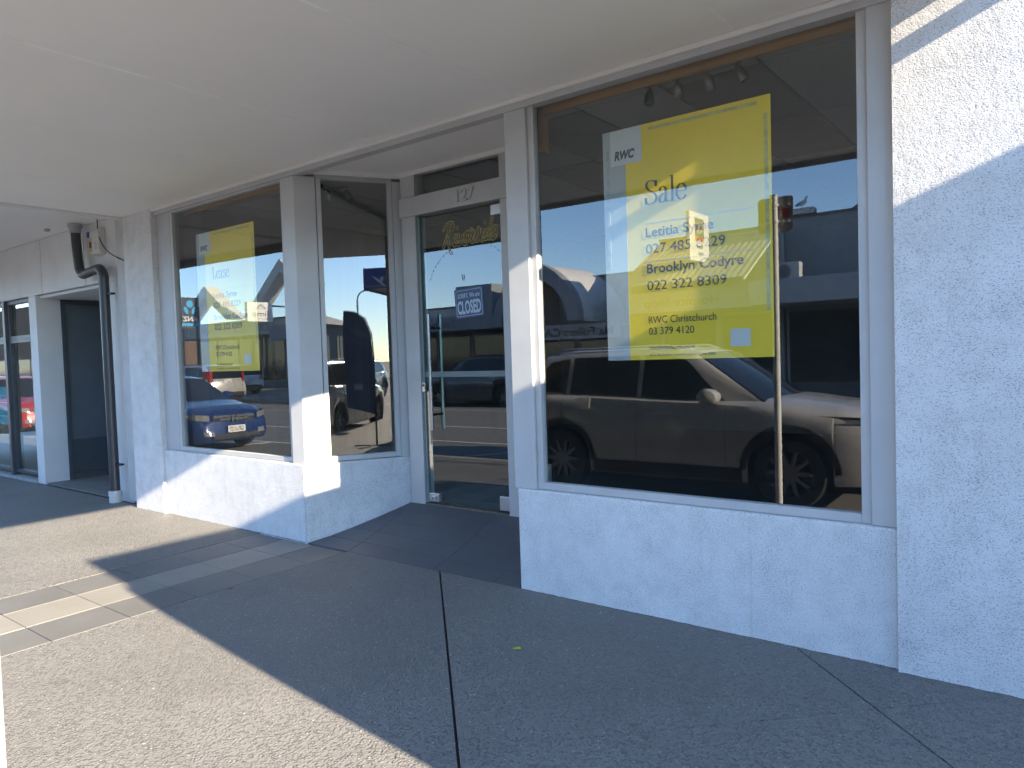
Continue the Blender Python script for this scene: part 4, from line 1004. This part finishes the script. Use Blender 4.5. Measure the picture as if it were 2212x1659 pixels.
text('Hospice Shop', TXT, b2, (-7.6, -15.19, 2.75), width=2.2, cap=.26, rot=(R(90), 0, R(180)))
bl = empty('blade_sign', (-8.28, -15.5, 3.95), 0, 'white vertical hospice shop board sign projecting across the street', 'sign')
MB().box(-.05, .05, -.65, .65, 0, 1.33).build('board', pm('sign_board_white', (.7, .69, .66), .5), bl, bevel=.01)
MB().box(.051, .054, -.3, .3, .62, 1.18).build('print_panel', pm('sign_dark_print', (.12, .11, .1), .6), bl)
MB().box(.051, .055, -.3, .3, .56, .66).build('print_band', pm('sign_orange', (.55, .18, .06), .6), bl)
for w_, z_, m_ in (('Nurse', .98, TXTW), ('Maude', .78, TXTW), ('hospice', .36, TXT), ('shop', .17, TXT)): text(w_, m_, bl, (.056, -.22, z_), width=.42 if len(w_) > 4 else .3, cap=.13, rot=(R(90), 0, R(90)))
for y in (-.7, ): MB().tube([(0, -2.0, .3), (0, -.6, .3)], .03, 6).build('arm', GDK, bl)
# arched shop
b3 = opp('commercial_building', 'grey shop with a big white barrel-vault arch over its entrance across the street', -17.9, -11.5, -17.6, 4.07, GD, None, (2.5, 4.05), GW, 3)
box('canopy', GD, b3, -17.9, -16.22, -17.59, -14.7, 2.5, 4.07)
n = 28; cx0, rx, rz_, zb = -14.0, 2.25, 1.95, 2.52
def arch(rx, rz_, a): return (cx0+rx*math.cos(a), zb+rz_*math.sin(a))
out = [arch(rx, rz_, math.pi*i/n) for i in range(n+1)]; inn = [arch(rx-.42, rz_-.42, math.pi*i/n) for i in range(n, -1, -1)]
m = MB(); N_ = n+1
for y in (-14.7, -15.05): m.v += [(p[0], y, p[1]) for p in out]+[(p[0], y, p[1]) for p in inn[::-1]]
for i in range(n):
    a, b, c, d = i, i+1, N_+i+1, N_+i
    m.f += [(a, b, c, d), (2*N_+d, 2*N_+c, 2*N_+b, 2*N_+a), (b, a, 2*N_+a, 2*N_+b), (d, c, 2*N_+c, 2*N_+d)]
m.build('arch_ring', GD, b3)
m = MB().grid([[(p[0], -15.051, p[1]-.03) for p in out], [(p[0], -17.58, p[1]-.03) for p in out]]); m.build('barrel_roof', pm('barrel_white', (.72, .71, .68), .6), b3, smooth=True)
box('sign_board', GW, b3, -16.2, -11.0, -15.9, -15.82, 1.98, 2.45)
text('Ma Fullers CAFE', TXT, b3, (-11.2, -15.815, 2.08), width=3.0, cap=.27, rot=(R(90), 0, R(180)), bold=.02)
b4 = opp('commercial_building', 'low shop with a Tasteful sign on its grey fascia across the street', -27.5, -17.92, -17.8, 3.6, GW, -14.72, (2.5, 3.02), GD, 5)
text('Tasteful', TXT, b4, (-17.95, -14.715, 2.62), width=1.35, cap=.25, rot=(R(90), 0, R(180)))
MB().box(-19.9, -19.4, -14.715, -14.712, 2.66, 2.9).build('sign_mark', TXT, b4)
# twin gabled gift shop, a little further back
K = 1.25
def k3(x, z): return x*K, 1.5+(z-1.5)*K
YG = 3.8-19.5*K
gx = lambda v: v*K; gz = lambda v: 1.5+(v-1.5)*K
b5 = opp('commercial_building', 'crystal and gift shop with two tall white gable frames across the street', gx(-38), gx(-26), YG-2, gz(3.69), GD, YG, (gz(2.87), gz(3.46)), GW, 6)
for px, pz, hw in ((-34.36, 5.47, 2.5), (-28.0, 6.15, 3.0)):
    o_ = [(gx(px-hw), gz(3.7)), (gx(px), gz(pz)), (gx(px+hw), gz(3.7)), (gx(px+hw-.62), gz(3.7)), (gx(px), gz(pz-.56)), (gx(px-hw+.62), gz(3.7))]
    MB().prism_y([o_[0], o_[5], o_[4], o_[1]], YG-.9, YG).build('gable_frame', WH2 if False else pm('gable_white', (.62, .61, .58), .6), b5); MB().prism_y([o_[1], o_[4], o_[3], o_[2]], YG-.9, YG-.002).build('gable_frame', pm('gable_white', (.6,)*3), b5)
text('Smash CRYSTAL & GIFT SHOP', TXT, b5, (gx(-27.4), YG+.005, gz(3.0)), width=gx(7.4), cap=.45, rot=(R(90), 0, R(180)))
box('roof_plant', GW, b5, gx(-28.6), gx(-27.8), YG-1.5, YG-.9, gz(3.72), gz(4.2), .03)
lm = empty('hanging_sign', (-35.9, YG+.8, gz(3.2)+.22), 0, 'white box sign with a roof logo and lime lettering reflected by the Lease poster', 'sign')
MB().box(-.12, .12, -.8, .8, 0, 1.08).build('case', pm('lime_sign_white', (.8, .79, .76), .5), lm, bevel=.03)
text('lime', TXT, lm, (.125, -.5, .3), width=1.0, cap=.32, rot=(R(90), 0, R(90)))
MB().tube([(.125, -.3, .74), (.125, -.05, .95), (.125, .25, .70)], .03, 4).build('roof_logo', TXT, lm); MB().tube(smooth_line([(.125, -.4, .70), (.125, -.1, .74), (.125, .2, .64)], 4), .02, 4).build('wave_logo', pm('mint_print', (.3, .5, .42), .6), lm)
text('property management', TXT, lm, (.125, -.5, .14), width=1.0, cap=.06, rot=(R(90), 0, R(90)))
MB().tube([(0, -.79, .9), (0, -1.9, .9)], .05, 6).build('arm', GDK, lm)
az = empty('bank_sign', (-43.9, YG+.5, 0), 0, 'navy bank pylon sign with light blue petals and white ANZ lettering', 'sign')
AZN = pm('bank_navy', (.045, .06, .09), .5); AZB = pm('bank_blue', (.05, .36, .62), .5)
MB().box(-.12, .12, -.68, .68, gz(3.68), gz(4.93)).build('panel', AZN, az); MB().box(-.1, .1, -.68, .68, gz(3.5), gz(3.66)).build('stripe', AZB, az)
for y in (-.5, .5): MB().tube([(0, y, 0), (0, y, gz(3.52))], .1, 8).build('leg', GDK, az)
zc_ = gz(4.45)
def disc(y, z, ry, rz, rot, name):
    MB().grid([[(.125, y+(ry*k*math.cos(a)*math.cos(rot)-rz*k*math.sin(a)*math.sin(rot)), z+(ry*k*math.cos(a)*math.sin(rot)+rz*k*math.sin(a)*math.cos(rot))) for a in [2*math.pi*i/18 for i in range(19)]] for k in (.01, 1)]).build(name, AZB, az)
disc(0, zc_+.2, .22, .24, 0, 'petal'); disc(-.25, zc_-.2, .12, .25, R(25), 'petal'); disc(.25, zc_-.2, .12, .25, R(-25), 'petal')
text('ANZ', TXTW, az, (.126, -.5, gz(3.75)), width=1.0, cap=.3, rot=(R(90), 0, R(90)), bold=.04)

def street_lamp(x, y, h, arm, label, rz=0):
    t = empty('street_lamp', (x, y, 0), rz, label, 'street lamp')
    sg = 1 if arm > 0 else -1; bend = [(sg*.7*(1-math.cos(a)), 0, h-.7+.7*math.sin(a)) for a in [math.pi/2*k/8 for k in range(9)]]
    MB().tube([(0, 0, -.1), (0, 0, h*.5), (0, 0, h-.71)]+bend+[(arm, 0, h+.02)], [.09, .08, .07]+[.055]*10, 10).build('column', GALV, t, smooth=True)
    MB().box(min(arm-.1*sg, arm+.6*sg), max(arm-.1*sg, arm+.6*sg), -.11, .11, h-.02, h+.09).build('lantern', GDK, t, bevel=.03)
    return t
street_lamp(gx(-35.2), YG+1.6, 12, -1.8, 'tall pale lamp pole beside the navy bank sign in the left window', R(90))
street_lamp(40, -17.6, 6.6, 1.6, 'curved street lamp against the pale sky in the angled window', R(100))
# further along the street to the right
b6 = opp('commercial_building', 'brown brick shop with a white sign, far along the street on the right', 22, 33, -18.5, 4.6, BRK, None, (2.7, 3.0), BRK, 4)
MB().box(33.0, 33.06, -21.5, -19.0, 2.4, 4.2).build('sign_board', TXTW, b6); MB().box(21.93, 21.99, -21.5, -19.0, 2.4, 4.2).build('sign_board', TXTW, b6)
b7 = empty('commercial_building', (0, 0, 0), 0, 'dark long building with tall windows at the far end of the street', 'building')
MB().box(40, 75, -42, -31, -.1, 5.6).build('wall', GDK, b7); MB().prism_x([(-42.5, 5.6), (-36.5, 7.4), (-30.5, 5.6)], 39.5, 75.5).build('roof', GD, b7)
for i in range(9):
    w_ = MB().box(41.5+i*3.6, 43.0+i*3.6, -30.98, -30.94, 1.2, 4.4).build('window', FARGLASS, b7); MB().box(42.2+i*3.6, 42.3+i*3.6, -30.93, -30.9, 1.2, 4.4).build('mullion', GW, w_)
b8 = opp('commercial_building', 'brown building beyond the gift shop at the far left end of the street', -190, -62, YG-2, 7.5, BRK, None, (2.7, 3.0), BRK, 8)

# ------------------------------------------------------------------ mortar and grit along the foot of the walls
MORT = pm('dirty_mortar', (.16, .155, .145), .95, var=.35, scale=25, bump=.4, bscale=70)
def bead(xa, xb, y, name='mortar_bead'):
    top = []; x = xa; a = []; b = []; c = []
    while x < xb:
        w = random.uniform(.004, .012); h = random.uniform(.001, .0055)
        a.append((x, y+.004, h)); b.append((x, y-w*.5, h*.6)); c.append((x, y-w, .0006)); x += random.uniform(.02, .05)
    MB().grid([a, b, c]).build(name, MORT, shop, smooth=2)
bead(-7.37, -5.08, 0.0); bead(-2.82, -.65, 0.0); bead(-.64, 1.6, -.035); bead(-7.98, -7.39, -.028)
